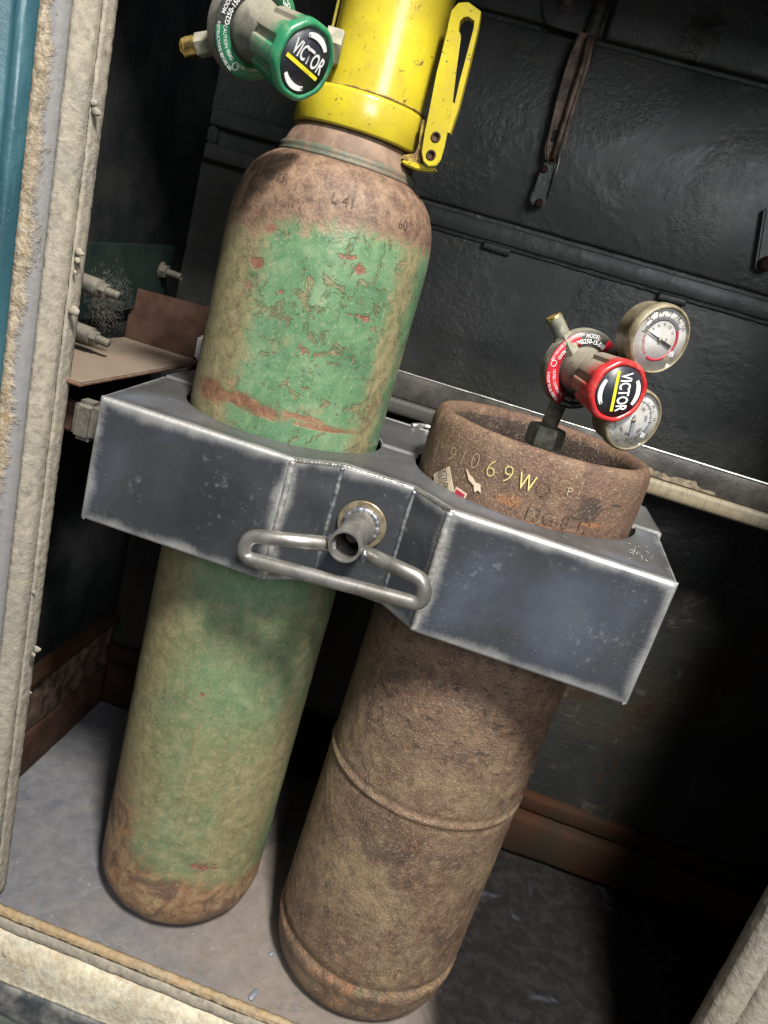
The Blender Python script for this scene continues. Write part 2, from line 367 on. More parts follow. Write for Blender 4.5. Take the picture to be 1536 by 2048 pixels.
def mat_floor():
    t = NT('dusty_blue_grey_floor'); n = t.noise(6, 7, .62, .3); n2 = t.noise(45, 8, .68, .4); n3 = t.noise(420, 3)
    X, Y, Z = t.sep(t.obj())[:3]
    col = t.cr(n2, [(.3, (.102, .102, .114)), (.5, (.128, .128, .139)), (.7, (.165, .163, .168))])
    dm = t.ramp(t.ma('ADD', t.ma('MULTIPLY', X, 1.5), t.ma('MULTIPLY', t.ma('SUBTRACT', n, .5), 1.6)), -.75, .0)
    col = t.mix(t.ma('MULTIPLY', dm, .8), col, t.mix(n2, (.13, .10, .08), (.27, .225, .185)))
    rs = t.ramp(t.noise(26, 8, .7, .7), .60, .70); col = t.mix(t.ma('MULTIPLY', rs, .3), col, (.22, .12, .055))
    mat = t.ramp(t.ma('ADD', X, t.ma('MULTIPLY', t.ma('SUBTRACT', n, .5), .25)), .10, .20); col = t.mix(t.ma('MULTIPLY', mat, .96), col, t.mix(t.ramp(n2, .4, .7), (.007, .007, .008), (.017, .017, .017)))  # floor colour drops to near black towards the right
    dk = t.ramp(t.noise(9, 4, .5, 1.6), .60, .68); col = t.mix(t.ma('MULTIPLY', dk, .45), col, (.07, .075, .105))
    sp = t.ramp(t.vor(75), .04, .075, 1, 0); sp = t.ma('MULTIPLY', sp, t.ma('MULTIPLY', t.ramp(t.noise(30, 2), .45, .6), t.ma('SUBTRACT', 1, mat))); col = t.mix(sp, col, (.55, .52, .46))
    return t.done(col, t.ma('ADD', .45, t.ma('MULTIPLY', n2, .3)), 0, t.bump(t.ma('ADD', n3, t.ma('MULTIPLY', n2, 2)), .0005), Specular_IOR_Level=t.ma('SUBTRACT', .4, t.ma('MULTIPLY', mat, .36)))
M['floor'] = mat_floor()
def mat_seal(name='dusty_rubber_seal', c=(.27, .24, .19), rustk=.0):
    t = NT(name); n = t.noise(9, 8, .68, .5); n2 = t.noise(120, 6, .65, .3); n3 = t.noise(35, 8, .7, .5)
    col = t.cr(n2, [(.25, tuple(x*.55 for x in c)), (.5, c), (.75, tuple(min(1, x*1.3) for x in c))])
    col = t.mix(t.ramp(n, .42, .66, 0, .55), col, (c[0]*.72, c[1]*.78, c[2]*.86))
    if rustk: col = t.mix(t.ma('MULTIPLY', t.ramp(n3, .42, .62), rustk), col, t.mix(n2, (.20, .11, .045), (.46, .31, .15)))
    col = t.mix(t.ramp(t.noise(60, 9, .75, 1.4), .605, .64, 0, .6), col, (.13, .10, .07))
    return t.done(col, .85, 0, t.bump(t.ma('ADD', t.ma('MULTIPLY', n2, t.ramp(n, .4, .6, .25, 1.3)), t.ma('MULTIPLY', n3, 1.0)), .0016), Specular_IOR_Level=.2)
M['seal'] = mat_seal()
def mat_flange():
    t = NT('crusted_painted_flange'); g = t.sep(t.node('ShaderNodeNewGeometry').outputs['Position']); n = t.noise(14, 7, .7, .5); n2 = t.noise(130, 6, .7, .4); n3 = t.noise(45, 8, .7, .6)
    xx = t.ma('ADD', g[0], t.ma('MULTIPLY', t.ma('SUBTRACT', g[2], .15), .028))
    k = t.ramp(t.ma('ADD', xx, t.ma('MULTIPLY', t.ma('SUBTRACT', n, .5), .045)), -.476, -.4665)
    crust = t.cr(n2, [(.28, (.12, .09, .06)), (.48, (.30, .245, .175)), (.62, (.45, .38, .285)), (.75, (.26, .19, .11))])
    crust = t.mix(t.ramp(n3, .50, .64, 0, .55), crust, (.32, .20, .085))
    metal = t.mix(n2, (.13, .13, .135), (.25, .24, .235)); metal = t.mix(t.ramp(n3, .6, .68, 0, .7), metal, (.26, .19, .12))
    col = t.mix(k, crust, metal); col = t.mix(t.ramp(t.vor(55), .0, .10, .85, 0), col, (.07, .05, .035))
    h = t.ma('MULTIPLY', t.ma('ADD', n2, t.ma('MULTIPLY', n3, 1.5)), t.ma('SUBTRACT', 1.2, k))
    return t.done(col, .8, 0, t.bump(h, .003), Specular_IOR_Level=.25)
M['flange'] = mat_flange()
M['pale'] = mat_seal('dusty_sill_paint', (.50, .455, .35), .35); M['lip'] = mat_seal('rusty_seal_lip', (.31, .24, .155), .6)
def mat_teal():
    t = NT('teal_door_paint'); p = t.obj(); n = t.noise(9, 6, .6, .3, t.map(p, (1, 1, .35))); n2 = t.noise(170, 5)
    col = t.cr(n, [(.3, (.010, .034, .046)), (.5, (.020, .068, .088)), (.68, (.055, .13, .16))])
    col = t.mix(t.ma('MAXIMUM', t.ramp(n2, .68, .76, 0, .4), t.ramp(t.noise(1, 5, .7, .3, t.map(p, (120, 120, 5))), .56, .72, 0, .55)), col, (.22, .32, .36))
    return t.done(col, .38, 0, t.bump(n2, .0005))
M['teal'] = mat_teal()
M['darkband'] = simple('worn_dark_enamel', (.035, .04, .045), (.17, .165, .15), 28, .6, 0, .001, bsc=160)
M['rust'] = simple('rusty_steel', (.036, .017, .011), (.066, .035, .024), 24, .8, 0, .0008, bsc=260, spec=.2)
M['shelf'] = simple('rusty_dusty_shelf', (.10, .045, .028), (.18, .10, .07), 30, .85, 0, .0010, bsc=200, dust=.8, dustc=(.20, .165, .125), spec=.2)
M['darkrust'] = simple('dark_rusty_steel', (.06, .04, .032), (.21, .14, .10), 40, .5, .35, .0008, bsc=220)
M['curb'] = simple('rust_stained_curb', (.040, .016, .008), (.022, .017, .012), 9, .85, 0, .0012, bsc=110, spec=.1)
M['dgreen'] = simple('dark_green_plate', (.005, .013, .011), (.014, .022, .019), 20, .8, 0, .0006, spec=.2)
M['bolt'] = simple('dusty_galvanised', (.13, .12, .10), (.075, .068, .055), 120, .6, .3, .0003, dust=.45, dustc=(.17, .145, .11))
M['beam'] = simple('dusty_dark_steel', (.052, .049, .046), (.11, .098, .088), 26, .42, .55, .0004, bsc=240)
M['tan'] = simple('tan_grinding_dust', (.25, .20, .13), (.09, .075, .055), 60, .7, .1, .0008, bsc=300)
def mat_lip():
    t = NT('lip_with_grinding_dust'); X = t.sep(t.node('ShaderNodeNewGeometry').outputs['Position'])[0]; n = t.noise(70, 6, .65); st = t.noise(1, 3, .5, 0, t.map(t.obj(), (500, 30, 30)))
    k = t.ma('MULTIPLY', t.ramp(X, .12, .2), t.ramp(t.ma('ADD', X, t.ma('MULTIPLY', st, .1)), .36, .50, 1, 0))
    col = t.mix(t.ma('MULTIPLY', k, t.ramp(t.ma('ADD', n, st), .7, 1.1, .45, 1)), (.04, .037, .032), (.22, .18, .115))
    return t.done(col, .6, 0, t.bump(st, .0006))
M['lipm'] = mat_lip()
M['bright'] = simple('bright_weld', (.66, .66, .64), (.34, .34, .33), 60, .42, .85, .0001)
M['brass'] = simple('brass', (.72, .50, .14), (.40, .27, .09), 120, .25, 1, .0001, dust=.25)
M['fitting'] = simple('dusty_grey_brass', (.27, .26, .20), (.13, .13, .105), 90, .55, .45, .0003, dust=.5)
M['chrome'] = simple('dusty_regulator_metal', (.22, .205, .165), (.10, .095, .08), 60, .42, .5, .0003, dust=.55, dustc=(.24, .22, .16))
M['blackp'] = simple('black_regulator_label', (.012, .013, .014), (.045, .045, .043), 60, .35, 0, .0001, dust=.12)
def mat_plast(name, c, dust):
    t = NT(name); n = t.noise(55, 6, .65, .3); n3 = t.noise(400, 3)
    dm = t.attr('dusty')
    film = t.ramp(t.noise(90, 7, .7, .6), .48, .72, 0, .35)
    d = t.ma('MAXIMUM', film, 0.)
    d = t.ma('MULTIPLY', t.ramp(t.ma('ADD', dm, t.ma('MULTIPLY', t.ma('SUBTRACT', n, .5), 1.7)), .22, .72), dust)
    col = t.mix(t.ramp(n, .3, .7), c, tuple(x*.72 for x in c)); col = t.mix(film, col, (.30, .27, .21)); col = t.mix(d, col, t.mix(n, (.27, .24, .18), (.16, .14, .11)))
    return t.done(col, t.ma('ADD', .3, t.ma('MULTIPLY', d, .35)), 0, t.bump(n3, .0001), Specular_IOR_Level=.45)
M['red'] = mat_plast('red_knob_plastic', (.50, .026, .028), .95); M['gknob'] = mat_plast('green_knob_plastic', (.024, .19, .085), .95)
M['redl'] = plain('red_label', (.50, .018, .03), .4); M['greenl'] = plain('green_label', (.02, .17, .085), .4)
M['face'] = simple('knob_face_label', (.018, .021, .027), (.05, .053, .06), 130, .4, 0, .0001, nlo=.5, nhi=.75)
M['white'] = plain('white_print', (.78, .78, .76), .5); M['yprint'] = plain('yellow_print', (.80, .70, .03), .5)
M['gauge'] = simple('gauge_dial_white', (.66, .66, .66), (.52, .50, .46), 60, .5, 0, .0)
M['bezel'] = simple('yellowed_gauge_bezel', (.26, .225, .145), (.12, .095, .055), 60, .35, .1, .0002, dust=.3, dustc=(.24, .21, .15))
M['ink'] = plain('black_print', (.02, .02, .022), .5); M['redink'] = plain('red_print', (.42, .03, .06), .5)
M['greyink'] = plain('grey_print', (.22, .23, .25), .5)
M['stamp'] = plain('pale_stamped_mark', (.36, .28, .17), .7); M['ystamp'] = plain('yellow_paint_mark', (.62, .55, .20), .7)
M['dstamp'] = plain('dark_stamped_recess', (.085, .052, .034), .8); M['paper'] = plain('torn_paper', (.62, .50, .36), .8)
M['hose'] = simple('dusty_black_hose', (.02, .02, .018), (.07, .06, .045), 80, .6, 0, .0003)
M['fuzz'] = plain('dusty_cobweb', (.07, .065, .055), .95)
M['cavity'] = plain('dark_cavity', (.012, .011, .010), .8)
M['drip'] = plain('grey_silicone', (.17, .19, .23), .45)
def mat_glass():
    t = NT('gauge_lens'); out = t.t.nodes['Material Output']
    tr = t.node('ShaderNodeBsdfTransparent'); gl = t.node('ShaderNodeBsdfGlossy'); gl.inputs['Roughness'].default_value = .08
    df = t.node('ShaderNodeBsdfDiffuse'); df.inputs[0].default_value = (.42, .38, .27, 1)
    lw = t.node('ShaderNodeLayerWeight')
    m1 = t.node('ShaderNodeMixShader'); t.set(m1.inputs[0], t.ma('ADD', t.ma('MULTIPLY', t.ma('POWER', lw.outputs['Facing'], 4), .5), .05)); t.t.links.new(tr.outputs[0], m1.inputs[1]); t.t.links.new(gl.outputs[0], m1.inputs[2])
    m2 = t.node('ShaderNodeMixShader'); t.set(m2.inputs[0], t.ramp(t.noise(50, 7, .65, .5), .52, .8, .0, .30)); t.t.links.new(m1.outputs[0], m2.inputs[1]); t.t.links.new(df.outputs[0], m2.inputs[2])
    t.t.links.new(m2.outputs[0], out.inputs[0]); return t.m
M['lens'] = mat_glass()
# ------------------------------------------------------------------ cabinet shell
def sheet(o0, eu, ev, nu, nv, disp=None, n=None):
    o0, eu, ev = Vector(o0), Vector(eu), Vector(ev); v = []; f = []
    n = Vector(n) if n else eu.cross(ev).normalized()
    for j in range(nv+1):
        for i in range(nu+1):
            p = o0+eu*(i/nu)+ev*(j/nv)
            v.append(p+n*(disp(p) if disp else 0))
    for j in range(nv):
        for i in range(nu):
            a = j*(nu+1)+i; f.append((a, a+1, a+nu+2, a+nu+1))
    return pyd(v, f)
XL, XR, YB, ZT = -.575, .86, 1.26, 2.3
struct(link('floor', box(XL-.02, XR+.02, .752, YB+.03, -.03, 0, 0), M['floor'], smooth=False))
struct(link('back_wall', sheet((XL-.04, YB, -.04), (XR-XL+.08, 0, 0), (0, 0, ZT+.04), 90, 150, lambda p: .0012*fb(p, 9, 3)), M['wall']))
struct(link('left_wall', sheet((XL, .76, -.04), (0, YB-.72, 0), (0, 0, ZT+.04), 30, 100, lambda p: .001*fb(p, 9, 3)), M['lwall']))
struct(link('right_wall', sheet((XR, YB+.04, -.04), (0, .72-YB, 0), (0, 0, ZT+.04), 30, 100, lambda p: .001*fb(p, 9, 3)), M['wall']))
struct(link('ceiling', box(XL-.02, XR+.02, .70, YB+.03, ZT, ZT+.03, 0), M['wall'], smooth=False))
struct(link('shop_floor', box(-6, 6, -6, .60, -1.03, -1.0, 0), simple('shop_concrete', (.10, .10, .10), (.17, .165, .16), 3, .7), smooth=False))
# upper lining panels on the back wall
def bar_x(x0, x1, y, z0, z1, th, r=.004, amp=.0006, nx=160):
    """plate lying against a wall, front face at y, running along x, slightly uneven edges"""
    prof = [(y+th, z0), (y+r, z0), (y+r*.3, z0+r*.3), (y, z0+r), (y, (z0+z1)/2), (y, z1-r), (y+r*.3, z1-r*.3), (y+r, z1), (y+th, z1)]
    v = []; f = []; m = len(prof)
    for i in range(nx+1):
        x = x0+(x1-x0)*i/nx
        for (yy, zz) in prof:
            q = Vector((x, yy, zz)); v.append((x, yy+amp*fb(q, 14, 3), zz+amp*1.5*fb(q+Vector((5, 5, 5)), 20, 3)))
    for i in range(nx):
        for k in range(m-1):
            a = i*m+k; f.append((a, a+1, a+m+1, a+m))
    f.append(tuple(range(m))[::-1]); f.append(tuple(nx*m+k for k in range(m)))
    me = pyd(v, f); bm = bmesh.new(); bm.from_mesh(me); return frombm(bm)
t = thing('wall_lining', 'black painted steel lining panels lapped across the back wall above the beam', 'wall panel', (.15, YB, 1.0))
link('panel', bar_x(-.33, .845, 1.249, 1.045, 1.301, .0098), M['wall'], t)
link('panel', bar_x(-.02, .845, 1.243, 1.309, 1.75, .0158), M['wall'], t)
link('panel', bar_x(-.33, -.026, 1.247, 1.309, 1.75, .0118), M['wall'], t)
link('flange', bar_x(-.33, .845, 1.2535, 1.012, 1.038, .0055, .002), M['wall'], t)
link('seam_bead', tube([(x/100, 1.2565+.001*fb((x, 0, 0), .9), 1.0075+.0012*fb((x*1.0, 3, 0), .8)) for x in range(-33, 84)], .0022, 8, wob=.25), M['wall'], t)
for x0 in (-.10, .175, .45):
    link('seam_tab', bar_x(x0, x0+.042, 1.246, .998, 1.009, .012, .003, .0015, 16), M['wall'], t)
# channel with a slot, left part of the wall
t = thing('slotted_channel', 'black painted channel with a long slot on the dark wall left of the yellow cap', 'channel', (-.5, YB, 1.05))
link('rail', bar_x(-.565, -.345, 1.238, 1.062, 1.088, .0215, .004), M['wall'], t)
link('rail', bar_x(-.565, -.345, 1.238, 1.012, 1.036, .0215, .004), M['wall'], t)
link('rail_end', box(-.566, -.552, 1.239, 1.2595, 1.037, 1.061, .003), M['wall'], t)
# curb along the back of the floor
t = thing('rusty_curb', 'rust stained steel curb where the floor meets the back wall', 'curb', (.15, 1.24, 0))
link('curb_face', bar_x(XL+.002, XR-.002, 1.222, .001, .085, .0375, .012, .003), M['curb'], t)
link('curb_top', bar_x(XL+.002, XR-.002, 1.242, .0855, .118, .0178, .006, .002), M['curb'], t)
# left wall lower ledge
def bar_y(x, y0, y1, z0, z1, th, r=.004, amp=.001, ny=60):
    me = bar_x(y0, y1, 0, z0, z1, th, r, amp, ny)
    for v in me.vertices: v.co = Vector((x-v.co.y, v.co.x, v.co.z))
    me.flip_normals(); return me
t = thing('side_rail', 'rusted flaking rail along the foot of the left wall beside the green cylinder', 'rail', (-.56, 1.0, 0))
link('rail_face', bar_y(-.553, .765, 1.221, .002, .085, .021, .004, .004), M['rust'], t)
link('rail_face', bar_y(-.556, .765, 1.221, .088, .178, .018, .004, .004), M['darkrust'], t)
link('rail_cap', bar_y(-.548, .765, 1.221, .1805, .196, .026, .005, .003), M['curb'], t)
# ------------------------------------------------------------------ door frame
def extrude_z(prof, z0, z1, nz, lean, amp, sc, seed=0, closed=True):
    v = []; f = []; m = len(prof)
    for j in range(nz+1):
        z = z0+(z1-z0)*j/nz
        for (x, y) in prof:
            p = Vector((x, y, z+seed)); a = amp(z) if callable(amp) else amp
            v.append((x+lean*(z-.15)+a*fb(p, sc, 4, .6), y+a*.8*fb(p+Vector((9, 2, 4)), sc, 4, .6), z))
    for j in range(nz):
        for k in range(m):
            k2 = (k+1) % m; f.append((j*m+k, j*m+k2, (j+1)*m+k2, (j+1)*m+k))
    f.append(tuple(range(m))[::-1]); f.append(tuple(nz*m+k for k in range(m)))
    me = pyd(v, f); bm = bmesh.new(); bm.from_mesh(me); return frombm(bm)
def dens(prof, d=.004):
    out = []
    for i in range(len(prof)):
        a = Vector(prof[i]); b = Vector(prof[(i+1) % len(prof)]); n = max(1, min(14, int((b-a).length/d)))
        for k in range(n): out.append(tuple(a+(b-a)*(k/n)))
    return out
LEAN = -.028
t = thing('door_jamb', 'left jamb with crusted dusty seal beside teal door paint', 'door jamb', (-.46, .75, 0))
link('weatherstrip', extrude_z(dens([(-.448, .772), (-.4445, .760), (-.4440, .748), (-.4475, .742), (-.454, .738), (-.4605, .7345), (-.4605, .772)], .0025), -.01, 1.365, 420, LEAN, .0008, 90), M['seal'], t)
link('seal_lip', extrude_z(dens([(-.4405, .776), (-.4385, .768), (-.4392, .755), (-.4415, .752), (-.4435, .756), (-.4435, .776)], .0025), .01, 1.365, 420, LEAN, .0014, 130, 3), M['seal'], t)
link('flange', extrude_z(dens([(-.462, .733), (-.466, .7255), (-.472, .7235), (-.4795, .7225), (-.4835, .7205), (-.4835, .772), (-.462, .772)], .003), -.06, 1.365, 380, LEAN, .0009, 80, 7), M['flange'], t)
link('painted_panel', extrude_z(dens([(-.4845, .7210), (-.490, .710), (-.496, .7065), (-.500, .711), (-.505, .711), (-.510, .702), (-.520, .699), (-.524, .705), (-.535, .705), (-.541, .694), (-.60, .692), (-.60, .772), (-.4845, .772)], .006), -.2, 1.365, 60, LEAN, .0006, 20), M['teal'], t)
# crumbs of dried sealant sticking out of the strip
for (px, py, s) in ((193, 222, 1.4), (186, 205, 1.2), (160, 505, 1.5), (155, 520, 1.1), (148, 622, 1.8), (75, 1298, 1.5), (66, 1310, 1.1), (150, 545, .9), (68, 1185, .8), (60, 1385, .8)):
    p = at(px, py, Y=.752); bm = bmesh.new(); bmesh.ops.create_icosphere(bm, subdivisions=2, radius=.0027*s)
    for v in bm.verts: v.co = Vector((v.co.x*1.2, v.co.y*.6, v.co.z))*(1+.9*fb(v.co+p, 190, 3)) + p
    link('sealant_crumb', frombm(bm), M['seal'], t)
t = thing('door_jamb', 'right jamb with pale dusty seal in the bottom right corner', 'door jamb', (.47, .75, 0))
link('weatherstrip', extrude_z(dens([(.442, .776), (.439, .765), (.440, .752), (.447, .744), (.456, .742), (.465, .742), (.465, .776)], .003), -.02, 1.365, 300, .012, .0012, 60, 5), M['seal'], t)
link('flange', extrude_z(dens([(.466, .744), (.472, .737), (.49, .734), (.53, .732), (.53, .776), (.466, .776)], .004), -.06, 1.365, 300, .012, .001, 60, 9), M['seal'], t)
link('side_panel', extrude_z([(.531, .732), (.60, .725), (.88, .725), (.88, .757), (.60, .776), (.531, .776)], -.06, 1.365, 4, .012, 0, 20), M['teal'], t, smooth=False)
def extrude_x(prof, x0, x1, nx, amp, sc, seed=0):
    v = []; f = []; m = len(prof)
    for j in range(nx+1):
        x = x0+(x1-x0)*j/nx
        for (y, z) in prof:
            p = Vector((x+seed, y, z))
            v.append((x, y+amp*fb(p, sc, 4, .6), z+amp*fb(p+Vector((9, 2, 4)), sc, 4, .6)))
    for j in range(nx):
        for k in range(m):
            k2 = (k+1) % m; f.append((j*m+k, j*m+k2, (j+1)*m+k2, (j+1)*m+k))
    f.append(tuple(range(m))[::-1]); f.append(tuple(nx*m+k for k in range(m)))
    me = pyd(v, f); bm = bmesh.new(); bm.from_mesh(me); return frombm(bm)
t = thing('door_sill', 'dusty sill with split tan seal lip along the front of the floor', 'door sill', (-.1, .73, -.05))
link('seal_lip', extrude_x(dens([(.756, -.004), (.755, .0015), (.750, .0038), (.7455, .0015), (.744, -.005), (.748, -.010)], .002), -.44, .442, 400, .0022, 130), M['lip'], t)
link('seal_skirt', extrude_x(dens([(.7425, -.005), (.7390, -.011), (.7382, -.017), (.7395, -.0205), (.752, -.019), (.748, -.011)], .003), -.44, .45, 280, .0022, 35, 4), M['seal'], t)
link('sill_face', extrude_x(dens([(.7385, -.0215), (.731, -.030), (.726, -.045), (.7235, -.084), (.722, -.0865), (.758, -.0865), (.758, -.0215)], .004), -.53, .53, 300, .0016, 38, 8), M['pale'], t)
link('dark_band', extrude_x(dens([(.7225, -.0875), (.719, -.093), (.717, -.136), (.719, -.1395), (.758, -.1395), (.758, -.0875)], .005), -.60, .60, 140, .0018, 30, 2), M['darkband'], t)
link('lower_panel', extrude_x([(.7205, -.1405), (.722, -.149), (.724, -.40), (.758, -.40), (.758, -.1405)], -.60, .88, 30, .0005, 10, 2), simple('grey_green_paint', (.12, .135, .11), (.20, .21, .18), 12, .5), t)
t = thing('added_header', 'unseen header added to keep lamp light off the upper back wall', 'light blocker', (0, .74, 1.38))  # out of view, added to shade the upper back wall from the key lamp
link('added_shade_panel', box(-.60, .88, .70, .775, 1.37, 2.32, .004), M['teal'], t, smooth=False)
# ------------------------------------------------------------------ left shelf, green plate, bolts
t = thing('rusty_shelf', 'rusty dust covered steel shelf left of the green cylinder', 'shelf', (-.5, 1.0, .72))
link('shelf_plate', prism([(-.572, .765), (-.437, .765), (-.443, 1.10), (-.572, 1.10)], .005, org=(0, 0, .726), ex=(1, 0, 0), ey=(0, 1, 0), w=(0, 0, 1), bev=.0015), M['shelf'], t)
link('back_flange', prism([(-.572, .7215), (-.443, .7215), (-.443, .806), (-.572, .802)], .005, org=(0, 1.101, 0), bev=.0012), M['rust'], t)
link('end_clip', box(-.452, -.437, 1.085, 1.099, .728, .765, .004, 3), M['gauge'], t, label='small pale clip at the far end of the shelf')
t = thing('cross_bar', 'rusty bar with grey rounded end under the shelf, left of the steel rack', 'bar', (-.43, .78, .68))
link('bar', box(-.50, -.414, .80, .822, .655, .690, .004, 3), M['rust'], t)
link('bar_end', box(-.446, -.4185, .770, .796, .660, .7055, .006, 3), M['bolt'], t)
t = thing('green_plate', 'dark green steel plate bolted to the left wall above the shelf', 'plate', (-.57, 1.07, .81))
link('plate', prism([(.78, .735), (1.2, .782), (1.2, .872), (.78, .846)], .006, org=(-.564, 0, 0), ex=(0, 1, 0), ey=(0, 0, 1), w=(1, 0, 0), bev=.0015), M['dgreen'], t)
def bolt(parent, org, w, r=.0095, L=.026, thread=.0058):
    hexa = lathe([(0, 0), (r*1.25, .0001), (r*1.25, .0012), (r*.55, .0014)], org, w, 24)
    b = link('washer', hexa, M['bolt'], parent)
    link('nut', smooth_by(lathe([(r*.5, .001), (r, .0014), (r*1.02, .0085), (r*.86, .010), (thread, .0101)], org, w, 6)), M['bolt'], parent)
    pr = [(thread, .009)]
    h = .010
    while h < L: pr += [(thread, h), (thread*.82, h+.0009)]; h += .0018
    pr += [(thread*.8, L), (0, L)]
    link('threaded_stud', lathe(pr, org, w, 20), M['bolt'], parent)
for (q, lab) in (((-.564, 1.166, .832), 'dusty nut and stud at the far end of the green plate'), ((-.564, .905, .815), 'upper dusty nut and stud beside the left jamb'), ((-.564, .915, .752), 'lower dusty nut and stud beside the left jamb above the shelf')):
    b = thing('wall_bolt', lab, 'bolt', q, 'bolts through the green plate'); s = 1.0 if q[1] > 1.1 else 1.0
    L = {0: .034, 1: .078, 2: .070}[[1.166, .905, .915].index(q[1])]
    if L > .04:
        link('spacer', lathe([(0, 0), (.011, .0002), (.0115, L-.028), (.010, L-.026), (0, L-.026)], q, (Vector((1, 0, -.08))), 20), M['bolt'], b)
        bolt(b, Vector(q)+Vector((L-.026, 0, -.08*(L-.026))), Vector((1, 0, -.08)), .0095, .026)
    else: bolt(b, q, Vector((1, 0, -.05)), .0105, L)
# cobweb fluff
bm = bmesh.new(); v = []; e = []; f = []
c0 = at(212, 600, X=-.54)
for i in range(1500):
    p = c0+Vector((random.gauss(0, .008), random.gauss(0, .022), random.gauss(-.002, .018))); d = Vector((random.uniform(-1, 1), random.uniform(-1, 1), random.uniform(-1, 1))).normalized()
    L = random.uniform(.003, .008); q = d.orthogonal().normalized()*.00022; m_ = p+d*L*.5+Vector((random.gauss(0, .002), 0, random.gauss(0, .002)))
    b = len(v); v += [p+q, p-q, m_-q, m_+q, p+d*L]; f += [(b, b+1, b+2, b+3), (b+3, b+2, b+4)]
o = link('cobweb', pyd(v, f), M['fuzz']); o['kind'] = 'stuff'; o['label'] = 'dusty grey cobweb fluff caught between the studs above the shelf'; o['category'] = 'cobweb'
# ------------------------------------------------------------------ support beam behind the cylinders
t = thing('support_beam', 'dark steel cross beam with a bright ground top edge behind both cylinders', 'beam', (.1, 1.14, .76))
link('beam_web', bar_x(-.50, .845, 1.121, .759, .797, .006, .0015, .0003), M['beam'], t)
link('top_edge', bar_x(.16, .60, 1.1195, .7962, .7992, .004, .0012, .00012), M['bright'], t, label='bright ground weld line on the right half of the top edge')
link('top_edge', bar_x(-.50, .158, 1.1202, .7962, .7985, .004, .0008, .0002), M['ground'], t, label='thin worn top edge between the cylinders')
link('lower_lip', extrude_x(dens([(1.1205, .7585), (1.117, .7575), (1.1145, .754), (1.1135, .743), (1.115, .7365), (1.120, .734), (1.130, .7345), (1.130, .7585)], .003), -.50, .845, 260, .0005, 60), M['lipm'], t)
link('dust_patch', prism([(x/1000., .7605+(.018 if 200 < x < 300 else .010)*max(0, .5+fb((x*.02, 0, 0), 2, 4))*(1 if up else 0)) for up in (0, 1) for x in (range(175, 330, 3) if not up else range(328, 174, -3))], .0004, org=(0, 1.1203, 0)), M['tan'], t, smooth=False)
link('back_plate', box(-.50, .845, 1.128, 1.258, .735, .739, .001), M['beam'], t)
# ------------------------------------------------------------------ latch bracket, hose on the back wall
t = thing('wall_latch', 'long rusty flat latch arm hanging on the back wall above the red regulator', 'latch', (-.045, 1.23, 1.2))
def V3(px, py, Y): return at(px, py, Y=Y)
def polyat(pts, Y): return [(at(x, y, Y=Y).x, at(x, y, Y=Y).z) for x, y in pts]
link('arm', prism(polyat([(1158, 62), (1188, 66), (1182, 120), (1150, 215), (1128, 300), (1112, 330), (1090, 322), (1090, 290), (1102, 250), (1118, 180), (1140, 110)], 1.215), .010, org=(0, 1.215, 0), bev=.003, seg=2), M['darkrust'], t)
link('arm_rib', tube([at(1180, 72, Y=1.207), at(1166, 130, Y=1.205), at(1140, 210, Y=1.205), at(1120, 275, Y=1.205), at(1107, 318, Y=1.207)], .0045, 10, wob=.08), M['darkrust'], t)
link('clevis', prism(polyat([(1088, 322), (1110, 334), (1100, 380), (1092, 410), (1075, 416), (1060, 405), (1064, 385), (1078, 350)], 1.217), .012, org=(0, 1.217, 0), bev=.002), M['wall'], t)
link('clevis_rod', tube([at(1128, 262, Y=1.21), at(1116, 330, Y=1.208), at(1098, 395, Y=1.21)], .0022, 10), M['rod'], t)
link('slot', prism(polyat([(1108, 258), (1119, 262), (1112, 284), (1101, 282)], 1.2125), .002, org=(0, 1.2125, 0), bev=.0006), M['cavity'], t)
link('rivet', lathe([(0, .003), (.004, .0025), (.0055, 0)], at(1088, 338, Y=1.214), Vector((0, -1, 0)), 18), M['rust'], t)
link('pivot_pin', lathe([(0, .004), (.005, .003), (.006, 0)], at(1078, 406, Y=1.214), Vector((0, -1, 0)), 18), M['rust'], t)
t = thing('corner_plate', 'black plate with rounded corner and round bolt head at the top edge', 'plate', (-.08, 1.235, 1.34))
link('plate', prism([(p.x, p.y) for p in round_path([(*polyat([q], 1.235)[0], 0) for q in ((1088, -90), (1085, 46), (1186, 76), (1222, -90))], .018)], .008, org=(0, 1.235, 0), bev=.0015), M['wall'], t)
link('bolt_head', lathe([(0, .010), (.006, .0095), (.0095, .006), (.010, .001), (.014, .0008), (.0142, 0)], at(1135, 2, Y=1.234), Vector((0, -1, 0)), 24), M['bolt'], t)
hp = round_path([at(1228, -60, Y=1.228), at(1200, 20, Y=1.226), at(1178, 80, Y=1.228), at(1166, 130, Y=1.236)], .05, 14)
pp = [hp[0]]
for a, b in zip(hp, hp[1:]):
    n = max(1, int((b-a).length/.0014))
    for k in range(1, n+1): pp.append(a+(b-a)*(k/n))
o = link('corrugated_hose', tube(pp, .01, 14, rads=[.0115 if i % 2 else .0098 for i in range(len(pp))]), M['hose'])
o['label'] = 'black corrugated hose running down beside the latch at the top'; o['category'] = 'hose'
t = thing('wall_bracket', 'dark bracket with a dusty knob at the right edge of the back wall', 'bracket', (.33, 1.24, 1.08))
link('rib', prism(polyat([(1530, 415), (1560, 420), (1536, 545), (1510, 540)], 1.232), .016, org=(0, 1.232, 0), bev=.003), M['wall'], t)
link('knob', lathe([(0, .014), (.009, .012), (.011, .004), (.010, 0)], at(1532, 528, Y=1.232), Vector((0, -1, 0)), 18), M['rust'], t)
